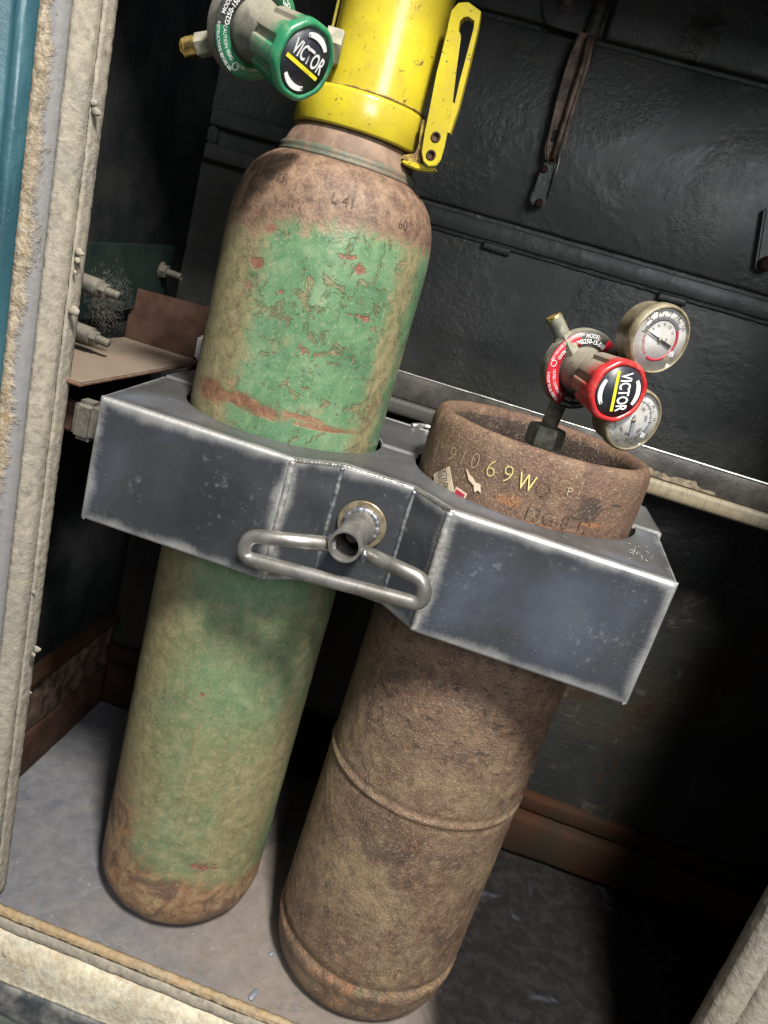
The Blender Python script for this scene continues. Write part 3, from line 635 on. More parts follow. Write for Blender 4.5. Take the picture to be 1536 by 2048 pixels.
# flaking paint patch near top right
for (px, py, s) in ((1396, 60, 1), (1415, 85, .8), (1378, 72, .7), (1430, 38, .6), (1402, 105, .7), (1370, 95, .5)):
    pts = []
    for k in range(11):
        a = 2*math.pi*k/11; r = .016*s*(1+.6*random.uniform(-1, 1)); pts.append((r*math.cos(a), r*.8*math.sin(a)))
    p = at(px, py, Y=1.2422); o = link('paint_flake', prism(pts, .0015, org=(p.x, 1.2412-.0012*s, p.z), bev=.0005), M['beam'], bpy.data.objects['wall_lining'])
# ------------------------------------------------------------------ cylinders
GX, GY, GR = -.2411, .8966, .116
BX, BY, BR = .0606, .9133, .1306
def cyl_mesh(prof, cx, cy, n, wearfn, disp=None):
    v = []; f = []; col = []; P = np.array(prof); m = len(P)
    tx, ty = (-.008, -.015) if cx > 0 else (.001, .011)      # the bottle leans slightly in its hole
    for r, z in prof:
        for k in range(n):
            a = 2*math.pi*k/n-math.pi
            rr = r+(disp(a, z)*min(1, r/.05) if disp else 0)
            k_ = max(0, 1-z/.73); v.append((cx+rr*math.sin(a)+tx*k_, cy-rr*math.cos(a)+ty*k_, z)); col.append((a, z))
    for i in range(m-1):
        for k in range(n):
            k2 = (k+1) % n; f.append((i*n+k, i*n+k2, (i+1)*n+k2, (i+1)*n+k))
    f.append(tuple(range(n))[::-1]); f.append(tuple((m-1)*n+k for k in range(n)))
    me = pyd(v, f); bm = bmesh.new(); bm.from_mesh(me); me = frombm(bm)
    A = np.array(col); w = wearfn(A[:, 0], A[:, 1]); rad_ = np.repeat(P[:, 0], n); w[(rad_ < .1135) & (A[:, 1] > .66) & (A[:, 1] < .789), 1] = 1.2*(cx > 0)+w[(rad_ < .1135) & (A[:, 1] > .66) & (A[:, 1] < .789), 1]*(cx < 0); at_ = me.color_attributes.new('wear', 'FLOAT_COLOR', 'POINT')  # inside of the brown bottle's open collar gets the full dark tone
    buf = np.ones((len(A), 4), 'f'); buf[:, :3] = np.clip(w, 0, 1); at_.data.foreach_set('color', buf.ravel()); return me
def blobs(spec, cx, cy, R):
    out = []
    for (x, y, rx, ry, s) in spec:
        a, z = on_cyl(x, y, cx, cy, R); out.append((a, z, rx/1750/R, ry/1750, s))
    def fn(A, Z):
        r = np.zeros_like(A)
        for a, z, ra, rz, s in out: r = np.maximum(r, s*np.exp(-(((A-a)/ra)**2+((Z-z)/rz)**2)))
        return r
    return fn
def ss(x, a, b):
    t = np.clip((x-a)/(b-a), 0, 1); return t*t*(3-2*t)
g_r = blobs([(420, 780, 60, 30, .95), (520, 820, 80, 20, .85), (650, 858, 110, 8, .8), (480, 800, 50, 20, .9), (600, 835, 60, 10, .7)], GX, GY, GR)
g_b = blobs([(515, 525, 26, 14, .75), (500, 565, 16, 16, .6), (695, 515, 26, 12, .7), (715, 540, 26, 10, .7), (720, 633, 45, 7, .7), (560, 585, 14, 8, .6), (545, 455, 22, 10, .6), (620, 705, 28, 10, .65), (550, 712, 28, 9, .6), (620, 780, 22, 9, .5),
             (395, 1745, 40, 18, .8), (500, 1655, 40, 6, .7), (400, 1395, 10, 10, .5), (690, 880, 60, 4, .55)], GX, GY, GR)
g_g = blobs([(560, 690, 40, 40, .5), (640, 600, 30, 30, .25), (390, 1300, 60, 120, .35), (600, 1200, 40, 30, .2), (800, 720, 22, 60, .6)], GX, GY, GR)
g_o = blobs([(620, 820, 60, 12, .5), (385, 1480, 14, 90, .8), (600, 1100, 60, 60, .35), (500, 1250, 80, 60, .3)], GX, GY, GR)
def wear_green(A, Z):
    top = ss(Z, .895+.045*np.clip(A, -.6, .6), .992); left = ss(-A, -.05, .75); bot = 1-ss(Z, .05, .19-.05*np.sin(A*1.6))
    lo = 1-ss(Z, .5, .62)
    r = np.maximum.reduce([g_r(A, Z), top*.98, bot*(.95), .85*left*(1-ss(Z, .08, .40))])
    band = .45*np.exp(-((Z-.757)/.012)**2)*ss(-A, -.9, .2)
    g = np.maximum.reduce([left*1.1, g_g(A, Z), g_o(A, Z), (.40-.18*(1-lo))+0*A, top, .75*np.exp(-((A-1.15)/.25)**2), .52*lo+0*A])
    return np.stack([np.maximum(r, band), g, g_b(A, Z)], 1)
prof = [(.0, .012), (.06, .004), (.072, .0)]
for k in range(1, 19):
    a = math.pi/2*k/18; prof.append((.072+.044*math.sin(a), .055-.055*math.cos(a)))
z = .057
while z < .925: prof.append((.116, z)); z += .0045
sh = [(.116, .925), (.1158, .938), (.1150, .950), (.1135, .962), (.1110, .974), (.1075, .985), (.1025, .995), (.0965, 1.003), (.0895, 1.010), (.082, 1.0155), (.0745, 1.0195)]
for (r0, z0), (r1, z1) in zip(sh, sh[1:]):
    for k in range(4): prof.append((r0+(r1-r0)*k/4, z0+(z1-z0)*k/4))
prof.append(sh[-1]); prof.append((.0, 1.0196))
t = thing('green_gas_cylinder', 'tall gas cylinder with worn green paint over rust, in the left hole of the rack', 'gas cylinder', (GX, GY, 0))
link('body', cyl_mesh(prof, GX, GY, 300, wear_green, lambda a, z: .0006*fb((a*GR*9, z*9, 0), 1, 3)+(.0015*fb((a*4, z*40, 3), 1, 3) if z < .16 else 0)), M['green'], t)
M['neck'] = simple('rusted_neck', (.125, .075, .05), (.215, .145, .10), 40, .7, 0, .0006, bsc=300)
M['ring'] = simple('verdigris_neck_ring', (.085, .10, .075), (.17, .115, .075), 60, .6, .1, .0007)
link('neck_collar', lathe([(.0735, 1.018), (.0735, 1.029), (.072, 1.033), (.067, 1.045), (.062, 1.052), (.055, 1.060)], (GX, GY, 0), Vector((0, 0, 1)), 96), M['neck'], t)
link('neck_ring', lathe([(.074, 1.0170), (.0775, 1.0180), (.0780, 1.0205), (.0765, 1.0215), (.0772, 1.0235), (.0768, 1.0268), (.0755, 1.0282), (.073, 1.0285)], (GX, GY, 0), Vector((0, 0, 1)), 120), M['ring'], t)
# stamped characters wrap the shoulder
SH = [(r, z) for r, z in sh]
arc = [0]
for (r0, z0), (r1, z1) in zip(SH, SH[1:]): arc.append(arc[-1]+math.hypot(r1-r0, z1-z0))
def shoulder(s, a, lift):
    s = max(0, min(arc[-1]-1e-6, s)); i = max(k for k in range(len(arc)-1) if arc[k] <= s); q = (s-arc[i])/(arc[i+1]-arc[i])
    r = SH[i][0]+(SH[i+1][0]-SH[i][0])*q; z = SH[i][1]+(SH[i+1][1]-SH[i][1])*q
    dr = SH[i+1][0]-SH[i][0]; dz = SH[i+1][1]-SH[i][1]; L = math.hypot(dr, dz); nr, nzv = dz/L, -dr/L
    r += nr*lift; z += nzv*lift
    return Vector((GX+r*math.sin(a), GY-r*math.cos(a), z))
def shoulder_text(s, size, a0, s0, slope=0):
    me1 = text_raw(s, size, bold=-.006, cond=.85); me2 = text_raw(s, size, bold=-.0, cond=.85)
    remap(me1, lambda x, y, z: shoulder(s0+y+slope*x, a0+x/.10, .0016), .002)
    remap(me2, lambda x, y, z: shoulder(s0+y+slope*x-.0009, a0+(x+.0006)/.10, .0014), .003)
    return me1, me2
M['hstamp'] = plain('stamp_burr', (.24, .165, .11), .6)
for (s, sz, a0, s0) in (('4754', .0125, -.42, .090), ('5342015', .0145, -.50, .062), ('L 41', .0155, .30, .056), ('60', .0145, .93, .052)):
    a, b = shoulder_text(s, sz, a0, s0); link('stamped_text', a, M['dstamp'], t, label='stamped characters '+s)
# ---- brown cylinder
b_g = blobs([(1180, 1020, 45, 28, 1), (1150, 1035, 60, 12, .8), (1230, 1010, 40, 14, .6), (1000, 930, 60, 14, .3), (1060, 960, 60, 14, .35), (900, 1380, 120, 40, .42), (1000, 1450, 60, 70, .5), (780, 1400, 60, 70, .35), (920, 1500, 60, 30, .4), (760, 1720, 70, 50, .3)], BX, BY, BR)
b_r = blobs([(1020, 1000, 30, 14, .9), (1080, 1060, 70, 16, .75), (1180, 1050, 40, 10, .8), (900, 1980, 60, 30, .8), (700, 1960, 90, 30, .5), (850, 1400, 60, 40, .35), (890, 1590, 50, 20, .35)], BX, BY, BR)
b_b = blobs([(690, 1480, 30, 160, .7), (650, 1800, 40, 90, .4), (960, 1560, 60, 60, .3), (1250, 1040, 20, 14, .5)], BX, BY, BR)
def wear_brown(A, Z):
    low = 1-ss(Z, .06, .2); up = ss(Z, .735, .80)
    return np.stack([np.maximum(b_r(A, Z), .28*low+.12), np.maximum(b_g(A, Z), .27*ss(Z, .33, .45)*(Z < .6)+.10), np.maximum(b_b(A, Z), .35*ss(-A, .2, 1.2))], 1)
prof = [(0, .02), (.075, .012), (.088, .002), (.094, 0)]
for k in range(1, 13):
    a = math.pi/2*k/12; prof.append((.094+.0335*math.sin(a), .045-.045*math.cos(a)))
prof += [(.1300, .054), (.1316, .060), (.1318, .066), (.1300, .0705), (.1268, .0735), (.1278, .078), (.1300, .085)]
z = .088
sm = []
while z < .742:
    r = BR
    r += .0022*math.exp(-((z-.342)/.0032)**2)-.0010*math.exp(-((z-.350)/.004)**2)-.0008*math.exp(-((z-.334)/.004)**2)
    prof.append((r, z)); z += .0022 if .32 < z < .37 else .0045
prof += [(.1308, .75), (.1310, .765), (.1310, .778), (.1306, .786), (.1294, .793), (.1272, .7985), (.1240, .8018), (.1200, .8030), (.1165, .8018), (.1135, .799), (.1115, .7945), (.1103, .788), (.1105, .78), (.1115, .765), (.1118, .752), (.112, .735), (.112, .715), (.108, .704), (.10, .700), (.08, .706), (.05, .713), (.02, .716), (0, .717)]
t = thing('brown_gas_cylinder', 'rust brown gas cylinder with open rolled collar, in the right hole of the rack', 'gas cylinder', (BX, BY, 0))
link('body', cyl_mesh(prof, BX, BY, 320, wear_brown, lambda a, z: .0006*fb((a*BR*9, z*9, 7), 1, 3)+.0009*fb((a*12, z*90, 3), 1, 3)), M['brown'], t)
link('worn_patch', remap(text_raw('I', .001), lambda x, y, z: Vector((BX-.02, BY-.02, .76))), M['brown'], t) if False else None
def wrap(me, a0, z0, cx, cy, R, lift, rot=0., cut=.003):
    c, s = math.cos(rot), math.sin(rot)
    def fn(x, y, z):
        X = x*c-y*s; Y = x*s+y*c; a = a0+X/R
        return Vector((cx+(R+lift+z)*math.sin(a), cy-(R+lift+z)*math.cos(a), z0+Y))
    return remap(me, fn, cut)
def ctext(s, px, py, size, mat, bold=-.012, cond=.85, lab=None, rot=0., nm='stamped_text', lift=.0021):
    a, z = on_cyl(px, py, BX, BY, BR+.0005)
    return link(nm, wrap(text_raw(s, size, bold=bold, cond=cond), a, z, BX, BY, BR+.0004, lift, rot), mat, t, label=lab)
for ch, px, py, sz, mm, ro in (('I', 877, 897, .026, 'stamp', -.05), ('9', 906, 910, .026, 'stamp', -.25), ('1', 928, 916, .026, 'stamp', -.12), ('0', 952, 923, .026, 'stamp', -.05), ('6', 984, 938, .028, 'ystamp', 0.), ('9', 1016, 950, .028, 'ystamp', -.05), ('W', 1053, 966, .026, 'ystamp', 0.), ('Q', 1087, 976, .024, 'dstamp', 0.)):
    ctext(ch, px, py, sz, M[mm], -.027 if ch != 'W' else -.008, .88 if ch != 'W' else .66, ('yellow painted ' if mm == 'ystamp' else 'dark stamped ' if mm == 'dstamp' else 'pale stamped ')+ch, ro)
ctext('P', 1138, 983, .013, M['stamp'], 0, .9, 'pale stamped P')
ctext('13G-8-12', 1118, 1040, .021, M['dstamp'], -.02, .95, 'faint stamped characters low on the collar')
def patch(px, py, pts, mat, lab, nm, rot=0, lift=.0017):
    a, z = on_cyl(px, py, BX, BY, BR+.0005); me = prism(pts, .0003, org=(0, 0, 0), ex=(1, 0, 0), ey=(0, 1, 0), w=(0, 0, 1))
    return link(nm, wrap(me, a, z, BX, BY, BR, lift, rot, .004), mat, t, label=lab, smooth=False)
patch(945, 962, [(-.013, .008), (-.006, .0045), (-.002, .004), (.004, .001), (.010, .002), (.015, -.006), (.011, -.005), (.008, -.009), (.004, -.003), (-.004, -.001)], M['paper'], 'torn scrap of pale paper label', 'paper_scrap', -.15)
patch(887, 965, [(0, .020), (.020, 0), (0, -.020), (-.020, 0)], M['paper'], 'cream diamond sticker', 'sticker', -.12)
ctext('ACETYLENE', 893, 956, .0085, M['ink'], .02, .75, 'ACETYLENE lettering on the sticker', -.98, 'sticker_text', .0027)
ctext('DISSOLVED', 884, 963, .0085, M['ink'], .02, .75, 'DISSOLVED lettering on the sticker', -.98, 'sticker_text', .0027)
patch(918, 995, [(-.008, .009), (.008, .009), (.008, -.009), (-.008, -.009)], M['paper'], 'cream square sticker corner', 'sticker', -.12)
patch(918, 995, [(-.006, .007), (.006, .007), (.006, -.007), (-.006, -.007)], M['redink'], 'red centre of the sticker', 'sticker', -.12, .0024)
# valve in the brown cylinder
vx, vy = BX+.002, BY+.002
link('valve_body', smooth_by(lathe([(0, .712), (.026, .713), (.024, .730), (.020, .732), (.021, .762), (.017, .768), (.017, .775), (.0235, .776), (.0240, .783), (.018, .787), (.0145, .788), (.0145, .800), (0, .801)], (vx, vy, 0), Vector((0, 0, 1)), 32)), M['fitting'], t)
# ------------------------------------------------------------------ steel rack
RZ, RH = .7285, .1388; RB = RZ-RH; YF = .731
XA, XBp, XC, XD, XE, XF = -.395, -.181, -.136, -.056, -.0115, .217
YC = .772; YS = .912; HG, HB = .1215, .1365
def set_edge(me, ezs, exs, uvs):
    a = me.color_attributes.new('edge', 'FLOAT_COLOR', 'POINT')
    for i, (p, q) in enumerate(zip(ezs, exs)): a.data[i].color = (p, q, 0, 1)
    l = me.uv_layers.new(name='UVMap')
    for lp in me.loops: l.data[lp.index].uv = uvs[lp.vertex_index]
def grade(L, r, n):
    g = [0, r*.08, r*.29, r*.62, r]; k = [r+(L-2*r)*i/n for i in range(1, n)]
    return g+k+[L-x for x in g[::-1]]
def plate(p0, p1, z0, z1, th, r=.0045, rs=(1, 1), ew=.034, dent=.0006, seed=0):
    """upright plate from p0 to p1 (plan), outer face on the side facing the front; edges rounded; edge attribute in units of ew"""
    p0, p1 = Vector((*p0, 0)), Vector((*p1, 0)); d = (p1-p0); L = d.length; d.normalize(); nrm = Vector((d.y, -d.x, 0))
    us = grade(L, r, max(4, int(L/.006))); vs = grade(z1-z0, r, int((z1-z0)/.006)); v = []; ez = []; ex = []; uv = []
    for vv in vs:
        for u in us:
            q = 0
            dz = min(vv, z1-z0-vv)
            if dz < r: q = max(q, r-math.sqrt(max(0, r*r-(r-dz)**2)))
            du0, du1 = u, L-u
            if du0 < r and rs[0]: q = max(q, r-math.sqrt(max(0, r*r-(r-du0)**2)))
            if du1 < r and rs[1]: q = max(q, r-math.sqrt(max(0, r*r-(r-du1)**2)))
            p = p0+d*u-nrm*q+Vector((0, 0, z0+vv)); p += nrm*(dent*fb(p+Vector((seed, 0, 0)), 16, 3)) * min(1, min(dz, du0, du1)/.01)
            v.append(p); uv.append((u+seed, vv)); ez.append(min(1, dz/ew)); ex.append(min(1, min(du0 if rs[0] else 9, du1 if rs[1] else 9)/ew))
    nu, nv = len(us), len(vs); f = []
    for j in range(nv-1):
        for i in range(nu-1): a = j*nu+i; f.append((a, a+1, a+nu+1, a+nu))
    # back side
    b0 = len(v); rim = [j*nu for j in range(nv)]+[(nv-1)*nu+i for i in range(1, nu)]+[j*nu+nu-1 for j in range(nv-2, -1, -1)]+[i for i in range(nu-2, 0, -1)]
    for k in rim:
        u = us[k % nu]; vv = vs[k//nu]; p = p0+d*u-nrm*th+Vector((0, 0, z0+vv)); v.append(p); ez.append(ez[k]); ex.append(ex[k]); uv.append(uv[k])
    n = len(rim)
    for k in range(n): f.append((rim[k], rim[(k+1) % n], b0+(k+1) % n, b0+k))
    f.append(tuple(b0+k for k in range(n)))
    me = pyd(v, f); set_edge(me, ez, ex, uv)
    bm = bmesh.new(); bm.from_mesh(me); bmesh.ops.recalc_face_normals(bm, faces=bm.faces); bm.to_mesh(me); bm.free()
    return smooth_by(me, 50)
def yfront(x):
    if x <= XBp: return YF
    if x <= XC: return YF+(YC-YF)*(x-XBp)/(XC-XBp)
    if x <= XD: return YC
    if x <= XE: return YC-(YC-YF)*(x-XD)/(XE-XD)
    return YF
def hole(x, side):
    """y of the hole edge (front side -1, rear side +1) or the split line"""
    for cx, cy, R in ((GX, GY, HG), (BX, BY, HB)):
        if abs(x-cx) < R: return cy+side*math.sqrt(R*R-(x-cx)**2)
    return None
def deck(z, th, x0, x1, yf, yb, inset, nx=260, ny=14, side=1, sideshift=.02, ew=.024):
    xs = sorted(set([round(x0+(x1-x0)*i/nx, 6) for i in range(nx+1)]+[round(c+s*(R-q), 6) for c, R in ((GX, HG), (BX, HB)) for s in (-1, 1) for q in (0, .0001, .0004, .001, .002)]))
    xs = [x for x in xs if x0 <= x <= x1]; v = []; ez = []; ex = []; uv = []; f = []
    def sx(x, y):
        k = 0
        if x < GX-HG: k = -(GX-HG-x)/(GX-HG-x0)*sideshift
        if x > BX+HB: k = (x-BX-HB)/(x1-BX-HB)*sideshift*.5
        return x+k*(y-YF)/.19
    ts = [0, .02, .06]+[.06+.88*i/ny for i in range(1, ny+1)]+[.97, 1]
    for x in xs:
        a, b = yf(x), yb(x)
        a += inset
        for q in ts:
            y = a+(b-a)*q; v.append(Vector((sx(x, y), y, z))); uv.append((x, y)); ez.append(min(1, min((y-a)/ew+.05, .22+abs(b-y)/(ew*.4)))); ex.append(min(1, .12+min(x-x0, x1-x)/(ew*.8)))
    m = len(ts); n = len(xs)
    for i in range(n-1):
        for j in range(m-1):
            a = i*m+j; f.append((a, a+m, a+m+1, a+1))
    N = len(v)
    for k in range(N): v.append(v[k]-Vector((0, 0, th))); uv.append(uv[k]); ez.append(ez[k]); ex.append(ex[k])
    for i in range(n-1):
        for j in range(m-1):
            a = N+i*m+j; f.append((a+1, a+m+1, a+m, a))
        a = i*m; f.append((a, N+a, N+a+m, a+m)); a = i*m+m-1; f.append((a+m, N+a+m, N+a, a))
    for j in range(m-1):
        f.append((j+1, N+j+1, N+j, j)); a = (n-1)*m+j; f.append((a, N+a, N+a+1, a+1))
    me = pyd(v, f); set_edge(me, ez, ex, uv); return smooth_by(me, 50)
def ybk(x):
    h = hole(x, -1); return min(YS, h) if h is not None else YS
rk = thing('cylinder_rack', 'front half of the bare steel cylinder rack with angled recess and loop handle', 'steel rack', (-.09, .82, RB))
deck_r = .0042
link('top_plate', deck(RZ, .005, XA+.002, XF-.002, yfront, ybk, deck_r), M['deck'], rk)
link('bottom_plate', deck(RB+.005, .005, XA+.002, XF-.002, yfront, ybk, deck_r), M['deck'], rk)
link('front_plate', plate((XA, YF), (XBp, YF), RB, RZ, .005, seed=0), M['steel'], rk, label='left front plate, smooth grey')
link('angled_plate', plate((XBp, YF), (XC, YC), RB, RZ, .004, rs=(1, 0), seed=1), M['steel'], rk, label='angled plate left of the handle')
link('recess_plate', plate((XC, YC), (XD, YC), RB, RZ, .004, rs=(0, 0), seed=2), M['steel'], rk, label='recessed middle plate behind the handle')
link('angled_plate', plate((XD, YC), (XE, YF), RB, RZ, .004, rs=(0, 1), seed=3), M['steel'], rk, label='angled plate right of the handle')
link('front_plate', plate((XE, YF), (XF, YF), RB, RZ, .005, seed=4), M['steel'], rk, label='right front plate with blue sheen')
link('side_plate', plate((XA-.019, YS), (XA, YF), RB, RZ, .005, seed=5), M['steel'], rk)
link('side_plate', plate((XF, YF), (XF+.0095, YS), RB, RZ, .005, seed=6), M['steel'], rk)
def bead(p0, p1, r, wob=.10, n=60, mat='weld'):
    p0, p1 = Vector(p0), Vector(p1); pts = [p0+(p1-p0)*(i/n)+Vector((.0006*fb((i*.3, 0, p0.x*9), 1), 0, 0)) for i in range(n+1)]
    return tube(pts, r, 10, rads=[r*(1+wob*math.sin(i*1.9)+.25*fb((i*.4, 1, p0.y), 1)) for i in range(n+1)])
link('weld_bead', bead((XC, YC-.0002, RB+.004), (XC, YC-.0002, RZ-.004), .0028), M['weld'], rk)
link('weld_bead', bead((XD, YC-.0002, RB+.004), (XD, YC-.0002, RZ-.004), .0024), M['weld'], rk)
link('weld_bead', bead((XBp+.0008, YF+.0015, RB+.003), (XBp+.0008, YF+.0015, RZ-.003), .0036, .03), M['edgeg'], rk)
link('weld_bead', bead((XE-.0008, YF+.0015, RB+.003), (XE-.0008, YF+.0015, RZ-.003), .0036, .03), M['edgeg'], rk)
link('weld_bead', bead((XBp, YF+.003, RZ-.0028), (XC, YC+.003, RZ-.0028), .0026, .03), M['ground'], rk)
link('weld_bead', bead((XC, YC+.003, RZ-.0028), (XD, YC+.003, RZ-.0028), .0026, .03), M['ground'], rk)
link('weld_bead', bead((XD, YC+.003, RZ-.0028), (XE, YF+.003, RZ-.0028), .0026, .03), M['ground'], rk)
# spatter on the right corner of the deck
sv = []
for i in range(26):
    p = Vector((XF-.03+random.gauss(0, .009), .80+random.gauss(0, .018), RZ)); sv.append(lathe([(0, .0006), (.0007, .0004), (.001, 0)], p, Vector((0, 0, 1)), 6))
o = link('weld_spatter', join(sv), M['bright'], rk); o['kind'] = 'stuff'
# washer, socket, bolt, loop handle
wc = at(724, 1049, Y=YC-.001); ax = Vector((0, -1, 0))
link('washer', smooth_by(lathe([(0, 0), (.0262, 0), (.0268, .0006), (.0268, .0026), (.0260, .0034), (0, .0034)], wc, ax, 64)), M['washer'], rk)
link('weld_bead', tube([wc+ax*.0045+Vector((.0178*math.cos(a), 0, .0178*math.sin(a))) for a in [2*math.pi*k/64 for k in range(64)]], .0032, 10, closed=True, rads=[.0032*(1+.12*math.sin(k*1.7)+.35*fb((k*.22,0,4),1,3)) for k in range(64)]), M['weld'], rk, label='round weld joining socket to washer')
link('socket', smooth_by(lathe([(.0168, .003), (.0168, .0800), (.0162, .0815), (.0143, .0815), (.0136, .0805), (.0136, .012), (0, .0119)], wc, ax, 56)), M['rod'], rk)
b_ = link('bolt', smooth_by(lathe([(0, .0455), (.0066, .0455), (.0078, .0440), (.0078, .030), (.0100, .0298), (.0100, .0125), (0, .012)], wc, ax, 32)), M['bolt'], rk)
sy0 = .704
loop = round_path([wc+Vector((-.010, sy0-wc.y, -.006)), at(497, 1071, Y=sy0), at(484, 1114, Y=sy0), at(846, 1210, Y=sy0), at(850, 1160, Y=sy0), wc+Vector((.014, sy0-wc.y, -.004))], .017, 8)
# path: left arm -> left bend -> long lower bar -> right bend -> right arm
link('loop_handle', tube(loop, .0077, 20), M['rod'], rk)
for s, q in ((-1, Vector((-.0175, sy0-wc.y, -.006))), (1, Vector((.0195, sy0-wc.y, -.006)))):
    bm = bmesh.new(); bmesh.ops.create_icosphere(bm, subdivisions=3, radius=.0088)
    for v in bm.verts: v.co = Vector((v.co.x*.62, v.co.y*.95, v.co.z))*(1+.35*fb(v.co, 300, 3))+wc+q
    link('weld_bead', frombm(bm), M['weld'] if s > 0 else M['heat'], rk, label='weld joining the %s arm of the loop handle to the socket' % ('left' if s < 0 else 'right'))
# rear half of the rack
rr = thing('rear_rack_bracket', 'rear half of the bare steel cylinder rack fixed to the beam behind the cylinders', 'steel rack', (-.09, 1.0, RB))
YR0, YR1 = .925, 1.098
def yfr(x):
    h = hole(x, 1); return max(YR0, h) if h is not None else YR0
def ybr(x):
    return YR1-max(0, (XA+.02-x))*1.6-max(0, x-(XF-.012))*2.2
link('top_plate', deck(RZ, .005, XA-.020, XF+.016, lambda x: min(yfr(x), YR1-.012), ybr, 0, sideshift=0), M['deck'], rr)
link('bottom_plate', deck(RB+.005, .005, XA-.020, XF+.016, lambda x: min(yfr(x), YR1-.012), ybr, 0, sideshift=0), M['deck'], rr)
link('back_plate', plate((XA+.01, YR1+.006), (XF, YR1+.006), RB, RZ, .005, seed=8), M['steel'], rr)
link('side_plate', plate((XF+.0165, YR0), (XF+.016, 1.05), RB, RZ, .004, seed=9), M['steel'], rr)
link('side_plate', plate((XA-.021, 1.05), (XA-.0205, YR0), RB, RZ, .004, seed=10), M['steel'], rr)
link('inner_web', plate((-.118, YR0+.002), (-.078, YR0+.002), RB+.006, RZ-.006, .004, seed=11), M['steel'], rr)
link('hinge_lug', box(XF-.006, XF+.014, .9155, .9235, RZ-.03, RZ-.004, .002), M['ground'], rr)
tp = [at(825, 851, Z=RZ+.0025), at(845, 851, Z=RZ+.003), at(872, 858, Z=RZ+.0035)]
link('weld_bead', tube(round_path(tp, .01, 6), .0036, 10, wob=.2), M['bright'], rr, label='shiny weld bead at the edge by the brown cylinder')
# ------------------------------------------------------------------ yellow valve cap
CX, CYc = GX+.002, GY
yc = thing('yellow_valve_cap', 'yellow painted steel valve cap with hinged lever on the green cylinder', 'valve cap', (CX, CYc, 1.05))
link('base_band', smooth_by(lathe([(.0655, 1.050), (.0702, 1.0505), (.0712, 1.0525), (.0712, 1.0830), (.0702, 1.0855), (.066, 1.0875), (.0555, 1.0895), (.053, 1.0895)], (CX, CYc, 0), Vector((0, 0, 1)), 120), 60), M['yellow'], yc)
bx_, by_ = CX+.0095, CYc-.002
link('cap_body', smooth_by(lathe([(.0578, 1.087), (.0570, 1.092), (.0570, 1.28), (.0565, 1.34), (.046, 1.37), (.03, 1.385), (0, 1.39)], (bx_, by_, 0), Vector((0, 0, 1)), 120), 60), M['yellow'], yc)
link('joint_seam', tube([(bx_+.0580*math.sin(a), by_-.0580*math.cos(a), 1.0895+.0005*fb((a*9, 0, 0), 1)) for a in [2*math.pi*k/120 for k in range(120)]], .0010, 6, closed=True), M['yrust'], yc)
# opening shield on the left
sv = []; fv = []
for j in range(16):
    for k in range(13):
        a = rad(-150+70*k/12); z = 1.10+.17*j/15; r = .0625+.004*math.sin(k/12*math.pi); sv.append((bx_+r*math.sin(a), by_-r*math.cos(a), z))
for j in range(15):
    for k in range(12): a = j*13+k; fv.append((a, a+1, a+14, a+13))
me = pyd(sv, fv); bm = bmesh.new(); bm.from_mesh(me); bmesh.ops.solidify(bm, geom=list(bm.faces), thickness=.003)
link('side_shield', frombm(bm), M['yellow'], yc)
def zp(pts, Y): return polyat([(340+x/2.4, y/2.4) for x, y in pts], Y)
YL = .858
def ring2(outer, inner, depth, Y, bev=.001):
    """flat loop: outer and inner outlines with the same number of points"""
    bm = bmesh.new(); n = len(outer)
    A = [bm.verts.new((x, Y, z)) for x, z in outer]; B = [bm.verts.new((x, Y, z)) for x, z in inner]
    A2 = [bm.verts.new((x, Y+depth, z)) for x, z in outer]; B2 = [bm.verts.new((x, Y+depth, z)) for x, z in inner]
    for i in range(n):
        j = (i+1) % n
        bm.faces.new((A[i], A[j], B[j], B[i])); bm.faces.new((A2[j], A2[i], B2[i], B2[j]))
        bm.faces.new((A[j], A[i], A2[i], A2[j])); bm.faces.new((B[i], B[j], B2[j], B2[i]))
    bmesh.ops.bevel(bm, geom=[e for e in bm.edges if e.calc_face_angle(0) > 1], offset=bev, segments=2, affect='EDGES')
    return smooth_by(frombm(bm), 28)
outer = zp([(1335, 120), (1352, 50), (1385, 14), (1432, 10), (1492, 55), (1480, 130), (1440, 300), (1385, 520), (1345, 640), (1305, 620), (1310, 480), (1325, 250)], YL)
inner = zp([(1385, 140), (1392, 100), (1410, 82), (1432, 78), (1462, 100), (1458, 135), (1425, 260), (1388, 400), (1366, 500), (1352, 480), (1356, 400), (1378, 250)], YL)
link('lever_loop', ring2(outer, inner, .012, YL, .0012), M['yellow'], yc)
lv = link('lever_plate', prism(zp([(1332, 130), (1375, 135), (1397, 165), (1375, 330), (1350, 540), (1318, 700), (1298, 770), (1275, 797), (1240, 800), (1214, 775), (1206, 730), (1222, 640), (1243, 540), (1280, 350)], YL-.004), .0035, org=(0, YL-.004, 0), bev=.0009), M['yellow'], yc)
for (x, y) in ((1276, 658), (1253, 744)):
    p = at(340+x/2.4, y/2.4, Y=YL-.0043)
    link('pin_hole', lathe([(.0052, .0004), (.0040, .0009), (.0034, .0002), (0, .0001)], p, ax, 24), M['rust'], lv)
link('hinge_ear', prism(zp([(1205, 575), (1228, 570), (1240, 590), (1222, 700), (1205, 790), (1165, 790), (1110, 765), (1120, 735), (1180, 745), (1192, 700)], YL+.004), .010, org=(0, YL+.004, 0), bev=.0015), M['yrust'], yc)
link('hinge_foot', prism(zp([(1110, 765), (1275, 800), (1270, 822), (1180, 815), (1112, 785)], YL+.002), .016, org=(0, YL+.002, 0), bev=.0015), M['yellow'], yc)
